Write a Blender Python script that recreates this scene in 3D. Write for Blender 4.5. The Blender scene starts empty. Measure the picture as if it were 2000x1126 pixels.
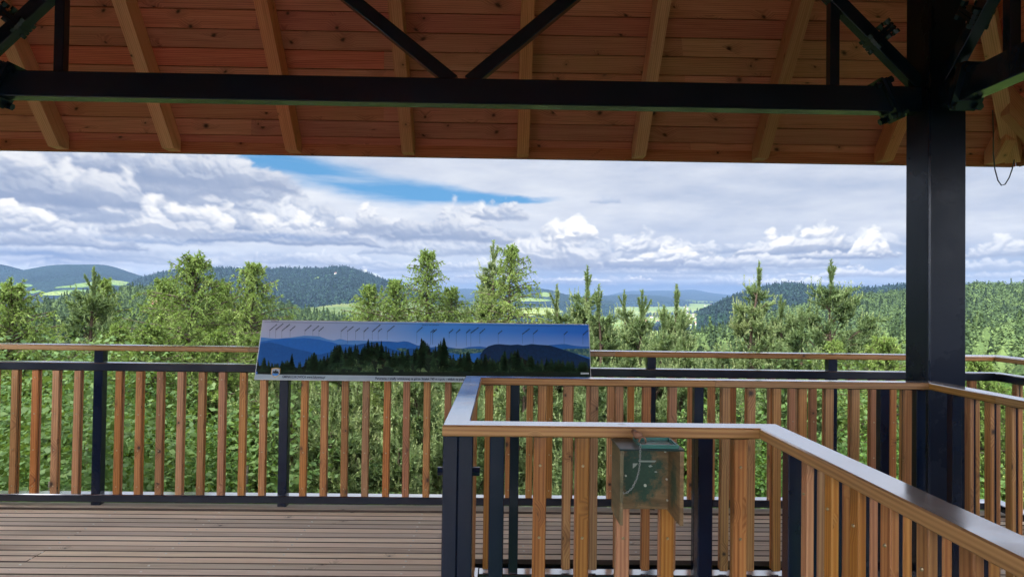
import bpy, math, random
import numpy as np
from mathutils import Vector, Matrix
R = math.radians
scene = bpy.context.scene
COL = scene.collection

# ------------------------------------------------------------ camera
F_PX, YAW, PITCH, ROLL, EYE = 1350.9, 0.0154, 0.0171, 0.0132, 1.442
cy_, sy_, cp_, sp_, cr_, sr_ = math.cos(YAW), math.sin(YAW), math.cos(PITCH), math.sin(PITCH), math.cos(ROLL), math.sin(ROLL)
FWD = np.array([sy_*cp_, cy_*cp_, sp_]); RT0 = np.array([cy_, -sy_, 0.0]); UP0 = np.cross(RT0, FWD)
RT = RT0*cr_+UP0*sr_; UP = -RT0*sr_+UP0*cr_
cam_data = bpy.data.cameras.new('camera'); cam = bpy.data.objects.new('camera', cam_data); COL.objects.link(cam)
cam.matrix_world = Matrix(((RT[0], UP[0], -FWD[0], 0), (RT[1], UP[1], -FWD[1], 0), (RT[2], UP[2], -FWD[2], EYE), (0, 0, 0, 1)))
cam_data.sensor_width = 36.0; cam_data.lens = F_PX/2000*36
cam_data.clip_start = 0.05; cam_data.clip_end = 120000
scene.camera = cam


# ------------------------------------------------------------ exposure, sun
scene.view_settings.view_transform = 'Standard'; scene.view_settings.look = 'None'
scene.view_settings.gamma = 1.0; scene.view_settings.use_curve_mapping = False
scene.view_settings.exposure = 1.2
scene.render.engine = 'CYCLES'
cyc = scene.cycles
cyc.max_bounces = 7; cyc.diffuse_bounces = 4; cyc.glossy_bounces = 3; cyc.transmission_bounces = 3; cyc.volume_bounces = 0
cyc.caustics_reflective = False; cyc.caustics_refractive = False; cyc.sample_clamp_indirect = 6
cyc.use_denoising = True
SUN_EL, SUN_AZ = R(60), R(-128)        # azimuth measured from +Y towards +X: the sun stands high on the left, a little behind
sun_data = bpy.data.lights.new('sun', 'SUN'); sun_data.energy = 3.2; sun_data.angle = R(3.0); sun_data.color = (1.0, 0.95, 0.87)
sun = bpy.data.objects.new('sun', sun_data); COL.objects.link(sun)
sd_ = Vector((math.sin(SUN_AZ)*math.cos(SUN_EL), math.cos(SUN_AZ)*math.cos(SUN_EL), math.sin(SUN_EL)))
sun.rotation_euler = sd_.to_track_quat('Z', 'Y').to_euler()

# ------------------------------------------------------------ pixel helpers (photo is 2000 x 1126)
def ray(px, py):
    d = RT*((px-1000)/F_PX)+UP*((563-py)/F_PX)+FWD
    return d
def at_y(px, py, Y):
    d = ray(px, py); t = Y/d[1]; return np.array([d[0]*t, Y, EYE+d[2]*t])
def at_z(px, py, Z):
    d = ray(px, py); t = (Z-EYE)/d[2]; return np.array([d[0]*t, d[1]*t, Z])
def at_dist(px, py, D):
    d = ray(px, py); t = D/math.hypot(d[0], d[1]); return np.array([d[0]*t, d[1]*t, EYE+d[2]*t])

# ------------------------------------------------------------ cloud picture for the world, computed
def vnoise(h, w, cy, cx, rng):
    """smooth value noise, cy x cx cells over h x w"""
    g = rng.random((cy+4, cx+4)).astype(np.float32)
    y = np.linspace(1, cy+1, h, endpoint=False, dtype=np.float32); x = np.linspace(1, cx+1, w, endpoint=False, dtype=np.float32)
    def wts(t):
        i = np.floor(t).astype(int); f = t-i
        return i, [(1-f)**3/6, (3*f**3-6*f*f+4)/6, (-3*f**3+3*f*f+3*f+1)/6, f**3/6]
    iy, wy = wts(y); ix, wx = wts(x)
    r = sum(wy[k][:, None]*g[iy-1+k] for k in range(4))
    return sum(wx[k][None, :]*r[:, ix-1+k] for k in range(4))
def fbm(h, w, cy, cx, rng, octv=6, gain=.5):
    s = np.zeros((h, w), np.float32); a = 1.; t = 0
    for o in range(octv):
        s += a*(vnoise(h, w, max(1, int(cy)), max(1, int(cx)), rng)-.5); t += a
        a *= gain; cy *= 2; cx *= 2
        if cx > w/1.5: break
    return s/t*2.4   # about -1..1
def bake_sky(W=2400, H=900):
    rng = np.random.default_rng(11)
    PD = W/120.0
    az = (np.arange(W)+.5)/PD-60; el = (np.arange(H)+.5)/PD-5
    AZ, EL = np.meshgrid(az.astype(np.float32), el.astype(np.float32))
    A = lambda px: math.degrees(math.atan((px-1000)/1351.)+.0154)
    E = lambda px, py: math.degrees(math.atan((586+.0132*(px-1000)-py)/1351.*math.cos(math.atan((px-1000)/1351.))))
    sm = lambda a, b, x: (lambda t: t*t*(3-2*t))(np.clip((x-a)/(b-a), 0, 1))
    lin = lambda *c: np.array([((v/255+.055)/1.055)**2.4 for v in c], np.float32)
    # --- base: pale high overcast, bluish near the horizon
    st = fbm(H, W, 22, 9, rng, 7, .55)          # streaks
    st2 = fbm(H, W, 8, 7, rng, 6, .5)
    img = np.zeros((H, W, 3), np.float32)
    st3 = fbm(H, W, 46, 30, rng, 6, .6)
    k = np.clip(.55+.75*st+.45*st2+.55*st3, 0, 1)[..., None]
    img[:] = lin(176, 188, 213)*(1-k)+lin(230, 234, 243)*k
    lowk = (1-sm(0.2, 5.5, EL))[..., None]
    img = img*(1-lowk*.75)+lin(160, 184, 218)*lowk*.75
    # thin bright bar just over the horizon
    bar = np.exp(-((EL-2.1-.5*st2)/.5)**2)*np.clip(.5+.9*st, 0, 1)*.6
    img = img*(1-bar[..., None])+lin(222, 226, 238)*bar[..., None]
    # --- blue gap
    wx = fbm(H, W, 34, 30, rng, 7, .6)*1.3; wy = fbm(H, W, 40, 26, rng, 7, .6)*1.0
    pts = [(250, 280, .5), (420, 298, 1.0), (560, 322, 1.55), (660, 348, 1.6), (760, 368, 1.4), (860, 382, 1.1), (960, 390, .7), (1040, 392, .25)]
    gx = [A(p[0]) for p in pts]; ge = [E(p[0], p[1]) for p in pts]; gw = [p[2] for p in pts]
    cen = np.interp(AZ[0], gx, ge)[None, :]; wid = np.interp(AZ[0], gx, gw)[None, :]
    ends = sm(gx[0]-3, gx[0]+2, AZ)*(1-sm(gx[-1]-1, gx[-1]+3, AZ))
    d = 1-np.abs(EL+wy*.8-cen)/np.maximum(wid, .01)
    gap = sm(-.15, .75, d+wx*.25)*ends
    # more small gaps
    g2 = sm(.62, 1.0, fbm(H, W, 26, 14, rng, 7, .6)+.25*wx)*sm(6, 9, EL)*(1-sm(A(1000), A(1100), AZ))*.7
    hi = sm(.55, .9, fbm(H, W, 7, 7, rng, 6, .55))*sm(14, 20, EL)
    gap = np.maximum(np.maximum(gap, g2*.8), hi)
    streak = sm(.1, .9, fbm(H, W, 90, 22, rng, 5, .6)+.1)*.75
    gap = gap*(1-streak*.75)
    blue = lin(122, 174, 224)*(1-sm(0, 30, EL)[..., None]*.35)
    img = img*(1-gap[..., None])+blue*gap[..., None]
    # --- cumulus: painted back (low) to front (high)
    warpx = fbm(H, W, 60, 160, rng, 6, .6); warpy = fbm(H, W, 60, 160, rng, 6, .6)
    fine = fbm(H, W, 200, 500, rng, 5, .62)
    L = np.array([.42, .78, .46]); L /= np.linalg.norm(L)
    def samp(N, y, x):      # wrap-around bilinear lookup, one unit = one tile
        n = N.shape[0]; y = (y % 1)*n; x = (x % 1)*n
        iy = y.astype(int); ix = x.astype(int); fy = y-iy; fx = x-ix
        iy %= n; ix %= n; jy = (iy+1) % n; jx = (ix+1) % n
        return (N[iy, ix]*(1-fx)+N[iy, jx]*fx)*(1-fy)+(N[jy, ix]*(1-fx)+N[jy, jx]*fx)*fy
    def tile(n, cells):     # periodic smooth noise
        g = rng.random((cells, cells)).astype(np.float32); t = np.arange(n)/n*cells; i = np.floor(t).astype(int); f = (t-i).astype(np.float32)
        w = [(1-f)**3/6, (3*f**3-6*f*f+4)/6, (-3*f**3+3*f*f+3*f+1)/6, f**3/6]
        r = sum(w[k][:, None]*g[(i-1+k) % cells] for k in range(4)); return sum(w[k][None, :]*r[:, (i-1+k) % cells] for k in range(4))
    BIL = np.zeros((1024, 1024), np.float32); am = 1; tot = 0
    for c in (10, 21, 43, 89, 180, 340):
        v = tile(1024, c); v = (v-v.mean())/v.std(); BIL += am*(np.abs(v)*1.1-.45 if c < 100 else .35*v); tot += am; am *= .45
    BIL /= tot
    SOF = np.zeros((1024, 1024), np.float32); am = 1
    for c in (6, 12, 25, 50, 100, 200):
        v = tile(1024, c); SOF += am*(v-v.mean())/v.std(); am *= .55
    SOF /= 2
    def cumulus(a0, base, w, hgt, n=26, bright=1.0, grey=.5, soft=1.0, haze=.0, seed=0, lx=.42):
        r = np.random.default_rng(seed)
        Lv = np.array([lx, .72, .5]); Lv = Lv/np.linalg.norm(Lv)
        x0 = max(0, int((a0-w*.8+60)*PD)); x1 = min(W, int((a0+w*.8+60)*PD)); y0 = max(0, int((base-hgt*.8+5)*PD)); y1 = min(H, int((base+hgt*1.6+5)*PD))
        if x1-x0 < 8 or y1-y0 < 5: return
        sl = (slice(y0, y1), slice(x0, x1)); X = AZ[sl]; Y = EL[sl]
        S = 1/(hgt*3.2); ox, oy = r.random(2)
        wx_ = samp(SOF, Y*S*.8+oy, X*S*.7+ox); wy_ = samp(SOF, Y*S*.8+ox, X*S*.7+oy+.37)
        Xw = X+wx_*hgt*.10; Yw = Y+wy_*hgt*.08
        env = np.full(X.shape, -3., np.float32)
        for q in range(7):
            t = -1+2*(q+r.uniform(.1, .9))/7; hh = hgt*(1-abs(t)**1.7*.75)*r.uniform(.55, 1.0); ww = w*.5*r.uniform(.22, .4)
            e = 1-((Xw-a0-t*w*.42)/ww)**2-((Yw-base)/hh)**2
            env = np.logaddexp(env*5, e*5)/5
        bil = samp(BIL, Yw*S+oy, Xw*S*.85+ox)
        T = np.minimum(env, 1.1)*.75+bil*.62-.12
        T = np.minimum(T, ((Y-base)+wy_*hgt*.09)/(hgt*.30)+.35)
        al = sm(0, .42*soft, T)
        Tz = np.sqrt(np.clip(T, 0, 2))*hgt*.75
        for q in range(3): Tz = (Tz+np.roll(Tz, 1, 0)+np.roll(Tz, -1, 0)+np.roll(Tz, 1, 1)+np.roll(Tz, -1, 1))/5
        gy, gx = np.gradient(Tz, 1/PD)
        gm = np.sqrt(gx*gx+gy*gy)+1e-6; gk = np.tanh(gm*.75)/gm; gx = gx*gk; gy = gy*gk
        ex = (X-a0)/(w*.5)*.5; ey = (Y-base-hgt*.35)/hgt*.9
        nx = -gx*.75+ex; ny = -gy*.75+ey; nn = np.sqrt(nx*nx+ny*ny+1)
        sh = (nx*Lv[0]+ny*Lv[1]+Lv[2])/nn
        v = .41+.52*sh+.12*bil
        under = 1-sm(-.1, .62, (Y-base)/hgt+wy_*.16)
        v = np.clip((v*(1-under*.60*grey))*bright, 0, 1)[..., None]
        c = np.where(v < .5, lin(132, 148, 182)*(1-v*2)+lin(190, 198, 216)*v*2, lin(190, 198, 216)*(2-v*2)+lin(252, 252, 254)*(v*2-1))
        c = c*(1-haze)+lin(180, 195, 221)*haze
        al = al[..., None]*(1-haze*.5)
        img[sl] = img[sl]*(1-al)+c*al
    sd = 100
    # far rows over the whole azimuth range
    for (e0, n, w, h, hz, br) in [(1.6, 46, 5, .7, .55, .95), (2.6, 46, 7, 1.1, .42, 1.0), (3.9, 40, 9, 1.7, .3, .98)]:
        for i in range(n):
            a = rng.uniform(-60, 60); right = a > A(1350)
            if rng.random() < (.35 if right else .12): continue
            sd += 1; cumulus(a, e0+rng.uniform(-.35, .35), w*rng.uniform(.6, 1.5), h*rng.uniform(.6, 1.3), 22, br*rng.uniform(.8, 1.05), .62, 1.2, hz, sd)
    for (e0, n, w, h, hz) in [(5.3, 30, 12, 2.6, .16), (7.0, 24, 14, 3.2, .08), (8.6, 18, 15, 3.4, .05)]:
        for i in range(n):
            a = rng.uniform(-60, A(1010))
            sd += 1
            e = e0+rng.uniform(-.5, .5)
            if e > 6.3 and a > A(380): continue
            if e > 4.9 and a > A(640): continue
            cumulus(a, e, w*rng.uniform(.6, 1.2), h*rng.uniform(.7, 1.2), 34, rng.uniform(.72, 1.0), .7, 1.3, hz, sd)
    # individual clouds seen in the view  (px, base py, width px, height px)
    for (px, pb, wp, hp, br, gr, hz, nn, lx) in [
        (60, 400, 330, 115, .8, .9, .02, 46, .3), (215, 405, 230, 100, .82, .8, .02, 40, .3), (20, 450, 260, 60, .95, .6, .05, 40, .3),
        (410, 440, 240, 48, .78, .9, .02, 46, .25), (330, 455, 250, 88, 1.0, .5, .02, 46, .3), (590, 472, 300, 66, .98, .6, .02, 50, .3), (720, 458, 210, 58, .92, .7, .02, 40, .3),
        (880, 468, 300, 75, .85, .75, .05, 46, .3), (980, 425, 120, 45, .85, .4, .1, 24, .5), (560, 475, 420, 40, .72, .9, .05, 36, .3), (130, 480, 400, 40, .75, .9, .08, 36, .3),
        (1260, 522, 420, 62, .8, .95, .08, 44, -.2), (1085, 518, 200, 105, 1.04, .45, .0, 60, .55), (1130, 470, 90, 48, 1.25, .15, .0, 30, .1), (1290, 515, 180, 52, 1.1, .45, .0, 40, -.3), (1240, 490, 90, 40, .98, .3, .1, 24, -.3),
        (1550, 494, 230, 60, 1.16, .95, .0, 50, -.35), (1700, 500, 110, 52, 1.14, .6, .0, 34, -.25), (1620, 505, 230, 22, .78, .8, .05, 24, 0),
        (1480, 520, 330, 30, .85, .6, .15, 34, -.2), (1690, 540, 300, 24, .9, .5, .25, 30, -.2), (1560, 555, 260, 16, 1.0, .4, .3, 26, -.2), (1140, 550, 130, 14, 1.05, .4, .2, 24, .2), (1250, 547, 60, 9, 1., .3, .25, 14, 0),
        (715, 548, 60, 26, 1.15, .3, .0, 20, .3), (960, 545, 140, 20, 1., .5, .2, 24, .3), (1180, 395, 60, 18, .75, .3, .5, 14, 0),
        (1960, 500, 200, 40, .95, .5, .2, 30, -.2)]:
        a = A(px); k2 = math.cos(math.atan((px-1000)/1351))**2
        sd += 1
        cumulus(a, E(px, pb), wp/1351*57.3*k2, hp/1351*57.3*math.sqrt(k2), nn, br, gr, 1.15, hz, sd, lx=lx)
    # dark bands near the left horizon
    for (px, py, wp, hp, s) in [(60, 495, 300, 13, .55), (300, 470, 300, 10, .4), (560, 462, 260, 10, .45), (100, 512, 360, 8, .5), (480, 500, 420, 9, .3), (1000, 535, 700, 14, .3), (1350, 560, 800, 14, .35)]:
        k2 = math.cos(math.atan((px-1000)/1351))**2
        m = np.exp(-((AZ-A(px))/(wp/1351*57.3*k2*.5))**2-((EL-E(px, py)+warpy*.35)/(hp/1351*57.3*.6))**2)*s
        img = img*(1-m[..., None])+lin(120, 146, 192)*m[..., None]
    img = np.clip(.60+(img-.60)*1.14, .03, 1.3)*np.array((1.01, .985, .935), np.float32)
    # the air in front adds its own veil: take it off here so that cloud colours come out right
    T = np.exp(-np.minimum(500/np.maximum(np.sin(np.radians(EL)), .01), 22000)*0.000065)[..., None]
    img = np.clip((img-(1-T)*np.array((.27, .40, .62), np.float32))/np.maximum(T, .35), .02, 1.6)
    img[EL < -1] = lin(150, 165, 185)
    return img

# ------------------------------------------------------------ world: sky texture + clouds computed here
world = bpy.data.worlds.new('World'); scene.world = world; world.use_nodes = True
wn = world.node_tree; wn.nodes.clear()
def N(t, typ, **kw):
    n = t.nodes.new(typ)
    for k, v in kw.items():
        if k == 'inp':
            for i, x in v.items(): n.inputs[i].default_value = x
        else: setattr(n, k, v)
    return n
def build_world():
    L = wn.links.new
    skyimg = bake_sky()
    h, w, _ = skyimg.shape
    im = bpy.data.images.new('clouds', w, h, float_buffer=True)
    buf = np.ones((h, w, 4), np.float32); buf[..., :3] = skyimg
    im.pixels.foreach_set(buf.ravel()); im.update(); im.pack()
    tc = N(wn, 'ShaderNodeTexCoord'); sp = N(wn, 'ShaderNodeSeparateXYZ'); L(tc.outputs['Generated'], sp.inputs[0])
    az = N(wn, 'ShaderNodeMath', operation='ARCTAN2'); L(sp.outputs[0], az.inputs[0]); L(sp.outputs[1], az.inputs[1])
    u = N(wn, 'ShaderNodeMath', operation='MULTIPLY_ADD', inp={1: 180/math.pi/120, 2: .5}); L(az.outputs[0], u.inputs[0])
    el = N(wn, 'ShaderNodeMath', operation='ARCSINE'); L(sp.outputs[2], el.inputs[0])
    v = N(wn, 'ShaderNodeMath', operation='MULTIPLY_ADD', inp={1: 180/math.pi/45, 2: 5/45}); L(el.outputs[0], v.inputs[0])
    cb = N(wn, 'ShaderNodeCombineXYZ'); L(u.outputs[0], cb.inputs[0]); L(v.outputs[0], cb.inputs[1])
    ti = N(wn, 'ShaderNodeTexImage', interpolation='Cubic', extension='MIRROR'); ti.image = im; L(cb.outputs[0], ti.inputs[0])
    sky = N(wn, 'ShaderNodeTexSky', sky_type='NISHITA', sun_disc=False, sun_elevation=SUN_EL, sun_rotation=SUN_AZ, altitude=740, air_density=1.0, dust_density=1.5)
    # added gain: unseen sky overhead and behind the viewer boosted to light the interior
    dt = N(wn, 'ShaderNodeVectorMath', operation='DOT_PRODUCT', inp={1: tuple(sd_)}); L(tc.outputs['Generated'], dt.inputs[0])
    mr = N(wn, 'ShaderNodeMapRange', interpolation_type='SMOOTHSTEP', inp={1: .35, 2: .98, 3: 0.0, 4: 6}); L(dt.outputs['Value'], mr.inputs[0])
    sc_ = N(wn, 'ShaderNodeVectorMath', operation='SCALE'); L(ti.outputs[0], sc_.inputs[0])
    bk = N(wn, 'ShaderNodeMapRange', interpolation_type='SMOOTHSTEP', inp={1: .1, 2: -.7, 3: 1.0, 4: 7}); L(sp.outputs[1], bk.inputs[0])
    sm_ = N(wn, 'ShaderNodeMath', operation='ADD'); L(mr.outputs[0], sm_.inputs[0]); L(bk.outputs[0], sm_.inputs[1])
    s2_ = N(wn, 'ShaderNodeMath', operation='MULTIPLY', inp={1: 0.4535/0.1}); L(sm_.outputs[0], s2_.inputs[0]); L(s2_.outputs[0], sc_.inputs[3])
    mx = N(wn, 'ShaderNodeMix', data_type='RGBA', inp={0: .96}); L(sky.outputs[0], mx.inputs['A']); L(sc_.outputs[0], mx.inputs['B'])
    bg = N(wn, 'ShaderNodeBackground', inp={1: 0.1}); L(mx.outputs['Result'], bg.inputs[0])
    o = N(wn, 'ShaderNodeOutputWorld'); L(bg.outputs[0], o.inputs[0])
build_world()
world.cycles.sampling_method = 'MANUAL'; world.cycles.sample_map_resolution = 1024

# ------------------------------------------------------------ object helpers
def tag(o, label=None, cat=None, group=None, kind=None):
    if label: o['label'] = label
    if cat: o['category'] = cat
    if group: o['group'] = group
    if kind: o['kind'] = kind
    return o
def empty(name, loc=(0, 0, 0), rz=0, parent=None):
    o = bpy.data.objects.new(name, None); COL.objects.link(o); o.location = loc; o.rotation_euler = (0, 0, rz)
    o.empty_display_size = .2
    if parent: o.parent = parent
    return o
def copy_tree(o, parent=None):
    c = o.copy(); COL.objects.link(c); c.parent = parent
    for ch in list(o.children): copy_tree(ch, c)
    return c
class MB:
    """collects boxes, prisms and tubes; UV runs along the grain in metres; 'rnd' is a random value per piece"""
    def __init__(s, seed=1): s.v = []; s.f = []; s.uv = []; s.r = []; s.m = []; s.rng = random.Random(seed)
    def face(s, pts, uvs, r, m=0):
        i = len(s.v); s.v += [tuple(p) for p in pts]; s.f.append(list(range(i, i+len(pts)))); s.uv += uvs; s.r.append(r); s.m.append(m)
    def prism(s, prof, A, B, ex, ey, m=0, r=None, prof2=None):
        """profile (list of (a,b) along ex, ey) swept from A to B"""
        A, B, ex, ey = map(np.array, (A, B, ex, ey)); r = s.rng.random() if r is None else r
        prof2 = prof2 or prof; n = len(prof); L = float(np.linalg.norm(B-A))
        a = [A+ex*p[0]+ey*p[1] for p in prof]; b = [B+ex*p[0]+ey*p[1] for p in prof2]
        flip = np.dot(np.cross(ex, ey), B-A) < 0
        i = len(s.v); s.v += [tuple(p) for p in a]+[tuple(p) for p in b]
        off = 0.0
        def add(idx, uvs):
            if flip: idx = idx[::-1]; uvs = uvs[::-1]
            s.f.append([i+k for k in idx]); s.uv += uvs; s.r.append(r); s.m.append(m)
        for k in range(n):
            j = (k+1) % n; w = math.hypot(prof[j][0]-prof[k][0], prof[j][1]-prof[k][1])
            add([k, j, n+j, n+k], [(0, off), (0, off+w), (L, off+w), (L, off)]); off += w+.013
        add(list(range(n))[::-1], [(p[0]*.3+7, p[1]) for p in prof][::-1])
        add([n+k for k in range(n)], [(p[0]*.3+9, p[1]) for p in prof2])
    def bar(s, A, B, w, t, up=(0, 0, 1), c=0.0, m=0, r=None):
        """box bar from A to B, w across, t along up; c = chamfer"""
        A, B = np.array(A, float), np.array(B, float); d = (B-A)/np.linalg.norm(B-A); up = np.array(up, float)
        ex = np.cross(d, up); ex /= np.linalg.norm(ex); ey = np.cross(ex, d)
        w, t = w/2, t/2
        if c: pr = [(-w+c, -t), (w-c, -t), (w, -t+c), (w, t-c), (w-c, t), (-w+c, t), (-w, t-c), (-w, -t+c)]
        else: pr = [(-w, -t), (w, -t), (w, t), (-w, t)]
        s.prism(pr, A, B, ex, ey, m, r)
    def box(s, x0, x1, y0, y1, z0, z1, c=0.0, axis=2, m=0, r=None):
        cx, cy, cz = (x0+x1)/2, (y0+y1)/2, (z0+z1)/2
        if axis == 2: s.bar((cx, cy, z0), (cx, cy, z1), x1-x0, y1-y0, (0, 1, 0), c, m, r)
        elif axis == 1: s.bar((cx, y0, cz), (cx, y1, cz), x1-x0, z1-z0, (0, 0, 1), c, m, r)
        else: s.bar((x0, cy, cz), (x1, cy, cz), y1-y0, z1-z0, (0, 0, 1), c, m, r)
    def tube(s, P, rad, n=8, m=0, r=None, cap=True):
        P = [np.array(p, float) for p in P]; r = s.rng.random() if r is None else r
        if not hasattr(rad, '__len__'): rad = [rad]*len(P)
        i0 = len(s.v); L = 0; prev = None; acc = [0]
        for k, p in enumerate(P):
            d = P[min(k+1, len(P)-1)]-P[max(k-1, 0)]; d /= np.linalg.norm(d)+1e-12
            if prev is None:
                a = np.array((0, 0, 1.)) if abs(d[2]) < .9 else np.array((1., 0, 0)); e = np.cross(d, a)
            else: e = prev-d*np.dot(prev, d)
            e /= np.linalg.norm(e)+1e-12; prev = e; g = np.cross(d, e)
            for q in range(n):
                an = 2*math.pi*q/n; s.v.append(tuple(p+(e*math.cos(an)+g*math.sin(an))*rad[k]))
            if k: L += float(np.linalg.norm(P[k]-P[k-1])); acc.append(L)
        for k in range(len(P)-1):
            for q in range(n):
                j = (q+1) % n; s.f.append([i0+k*n+q, i0+k*n+j, i0+(k+1)*n+j, i0+(k+1)*n+q])
                w0, w1 = q*.02, (q+1)*.02; s.uv += [(acc[k], w0), (acc[k], w1), (acc[k+1], w1), (acc[k+1], w0)]; s.r.append(r); s.m.append(m)
        if cap:
            s.f.append([i0+q for q in range(n)][::-1]); s.uv += [(0, 0)]*n; s.r.append(r); s.m.append(m)
            e0 = i0+(len(P)-1)*n; s.f.append([e0+q for q in range(n)]); s.uv += [(0, 0)]*n; s.r.append(r); s.m.append(m)
    def ball(s, c, rad, sc=(1, 1, 1), n=8, m=0):
        c = np.array(c); i0 = len(s.v); r = s.rng.random()
        for a in range(n//2+1):
            th = math.pi*a/(n//2)
            for b in range(n):
                ph = 2*math.pi*b/n; s.v.append((c[0]+rad*sc[0]*math.sin(th)*math.cos(ph), c[1]+rad*sc[1]*math.sin(th)*math.sin(ph), c[2]+rad*sc[2]*math.cos(th)))
        for a in range(n//2):
            for b in range(n):
                j = (b+1) % n; s.f.append([i0+a*n+b, i0+(a+1)*n+b, i0+(a+1)*n+j, i0+a*n+j]); s.uv += [(0, 0)]*4; s.r.append(r); s.m.append(m)
    def mesh(s, name, mats, smooth=False):
        me = bpy.data.meshes.new(name); me.from_pydata(s.v, [], s.f)
        uv = me.uv_layers.new(name='UVMap'); uv.data.foreach_set('uv', np.array(s.uv, np.float32).ravel())
        at = me.attributes.new('rnd', 'FLOAT', 'FACE'); at.data.foreach_set('value', np.array(s.r, np.float32))
        me.polygons.foreach_set('material_index', np.array(s.m, np.int32))
        if smooth: me.polygons.foreach_set('use_smooth', [True]*len(s.f))
        for m in (mats if isinstance(mats, (list, tuple)) else [mats]): me.materials.append(m)
        me.update(); return me
    def build(s, name, mats, parent=None, smooth=False, loc=None):
        o = bpy.data.objects.new(name, s.mesh(name, mats, smooth)); COL.objects.link(o)
        if parent: o.parent = parent
        if loc is not None: o.location = loc
        return o

# ------------------------------------------------------------ materials
def mat(name):
    m = bpy.data.materials.new(name); m.use_nodes = True; t = m.node_tree; t.nodes.clear()
    b = N(t, 'ShaderNodeBsdfPrincipled'); o = N(t, 'ShaderNodeOutputMaterial'); t.links.new(b.outputs[0], o.inputs[0])
    return m, t, b, o
def ramp(t, src, stops, interp='LINEAR'):
    r = N(t, 'ShaderNodeValToRGB'); r.color_ramp.interpolation = interp
    while len(r.color_ramp.elements) < len(stops): r.color_ramp.elements.new(.5)
    for e, (p, c) in zip(r.color_ramp.elements, stops):
        e.position = p; e.color = (*c, 1) if hasattr(c, '__len__') else (c, c, c, 1)
    t.links.new(src, r.inputs[0]); return r.outputs[0]
def math_(t, op, a, b=None, c=None, clamp=False):
    n = N(t, 'ShaderNodeMath', operation=op, use_clamp=clamp)
    for i, x in enumerate((a, b, c)):
        if x is None: continue
        if hasattr(x, 'links'): t.links.new(x, n.inputs[i])
        else: n.inputs[i].default_value = x
    return n.outputs[0]
def mixc(t, f, a, b, blend='MIX'):
    n = N(t, 'ShaderNodeMix', data_type='RGBA', blend_type=blend)
    for k, x in ((0, f), ('A', a), ('B', b)):
        if hasattr(x, 'links'): t.links.new(x, n.inputs[k])
        else: n.inputs[k].default_value = (*x, 1) if hasattr(x, '__len__') else x
    return n.outputs['Result']
def noise(t, vec, scale, detail=4, rough=.55, dist=0.0):
    n = N(t, 'ShaderNodeTexNoise', inp={'Scale': scale, 'Detail': detail, 'Roughness': rough, 'Distortion': dist}); t.links.new(vec, n.inputs['Vector']); return n.outputs[0]
def wet_top(t, b, amt):
    """a film of rain water lies on the faces that look up: a mirror-like layer, strongest at grazing angles"""
    o = next(n for n in t.nodes if n.type == 'OUTPUT_MATERIAL')
    ge = N(t, 'ShaderNodeNewGeometry'); sp = N(t, 'ShaderNodeSeparateXYZ'); t.links.new(ge.outputs['True Normal'], sp.inputs[0])
    tc = N(t, 'ShaderNodeTexCoord'); nz = noise(t, tc.outputs['Object'], 4.0, 5, .65)
    up = ramp(t, sp.outputs[2], [(.6, 0.0), (.75, 1.0)])
    lw = N(t, 'ShaderNodeLayerWeight', inp={0: .5}); f = math_(t, 'MULTIPLY_ADD', lw.outputs['Facing'], .72, .22)
    f = math_(t, 'MULTIPLY', math_(t, 'MULTIPLY', up, f), ramp(t, nz, [(.24, amt*.45), (.36, amt)]))
    g = N(t, 'ShaderNodeBsdfGlossy'); g.inputs['Color'].default_value = (.96, .96, .97, 1)
    t.links.new(ramp(t, nz, [(.3, .22), (.6, .09)]), g.inputs['Roughness'])
    m = N(t, 'ShaderNodeMixShader'); t.links.new(f, m.inputs[0]); t.links.new(b.outputs[0], m.inputs[1]); t.links.new(g.outputs[0], m.inputs[2]); t.links.new(m.outputs[0], o.inputs[0])
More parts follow.
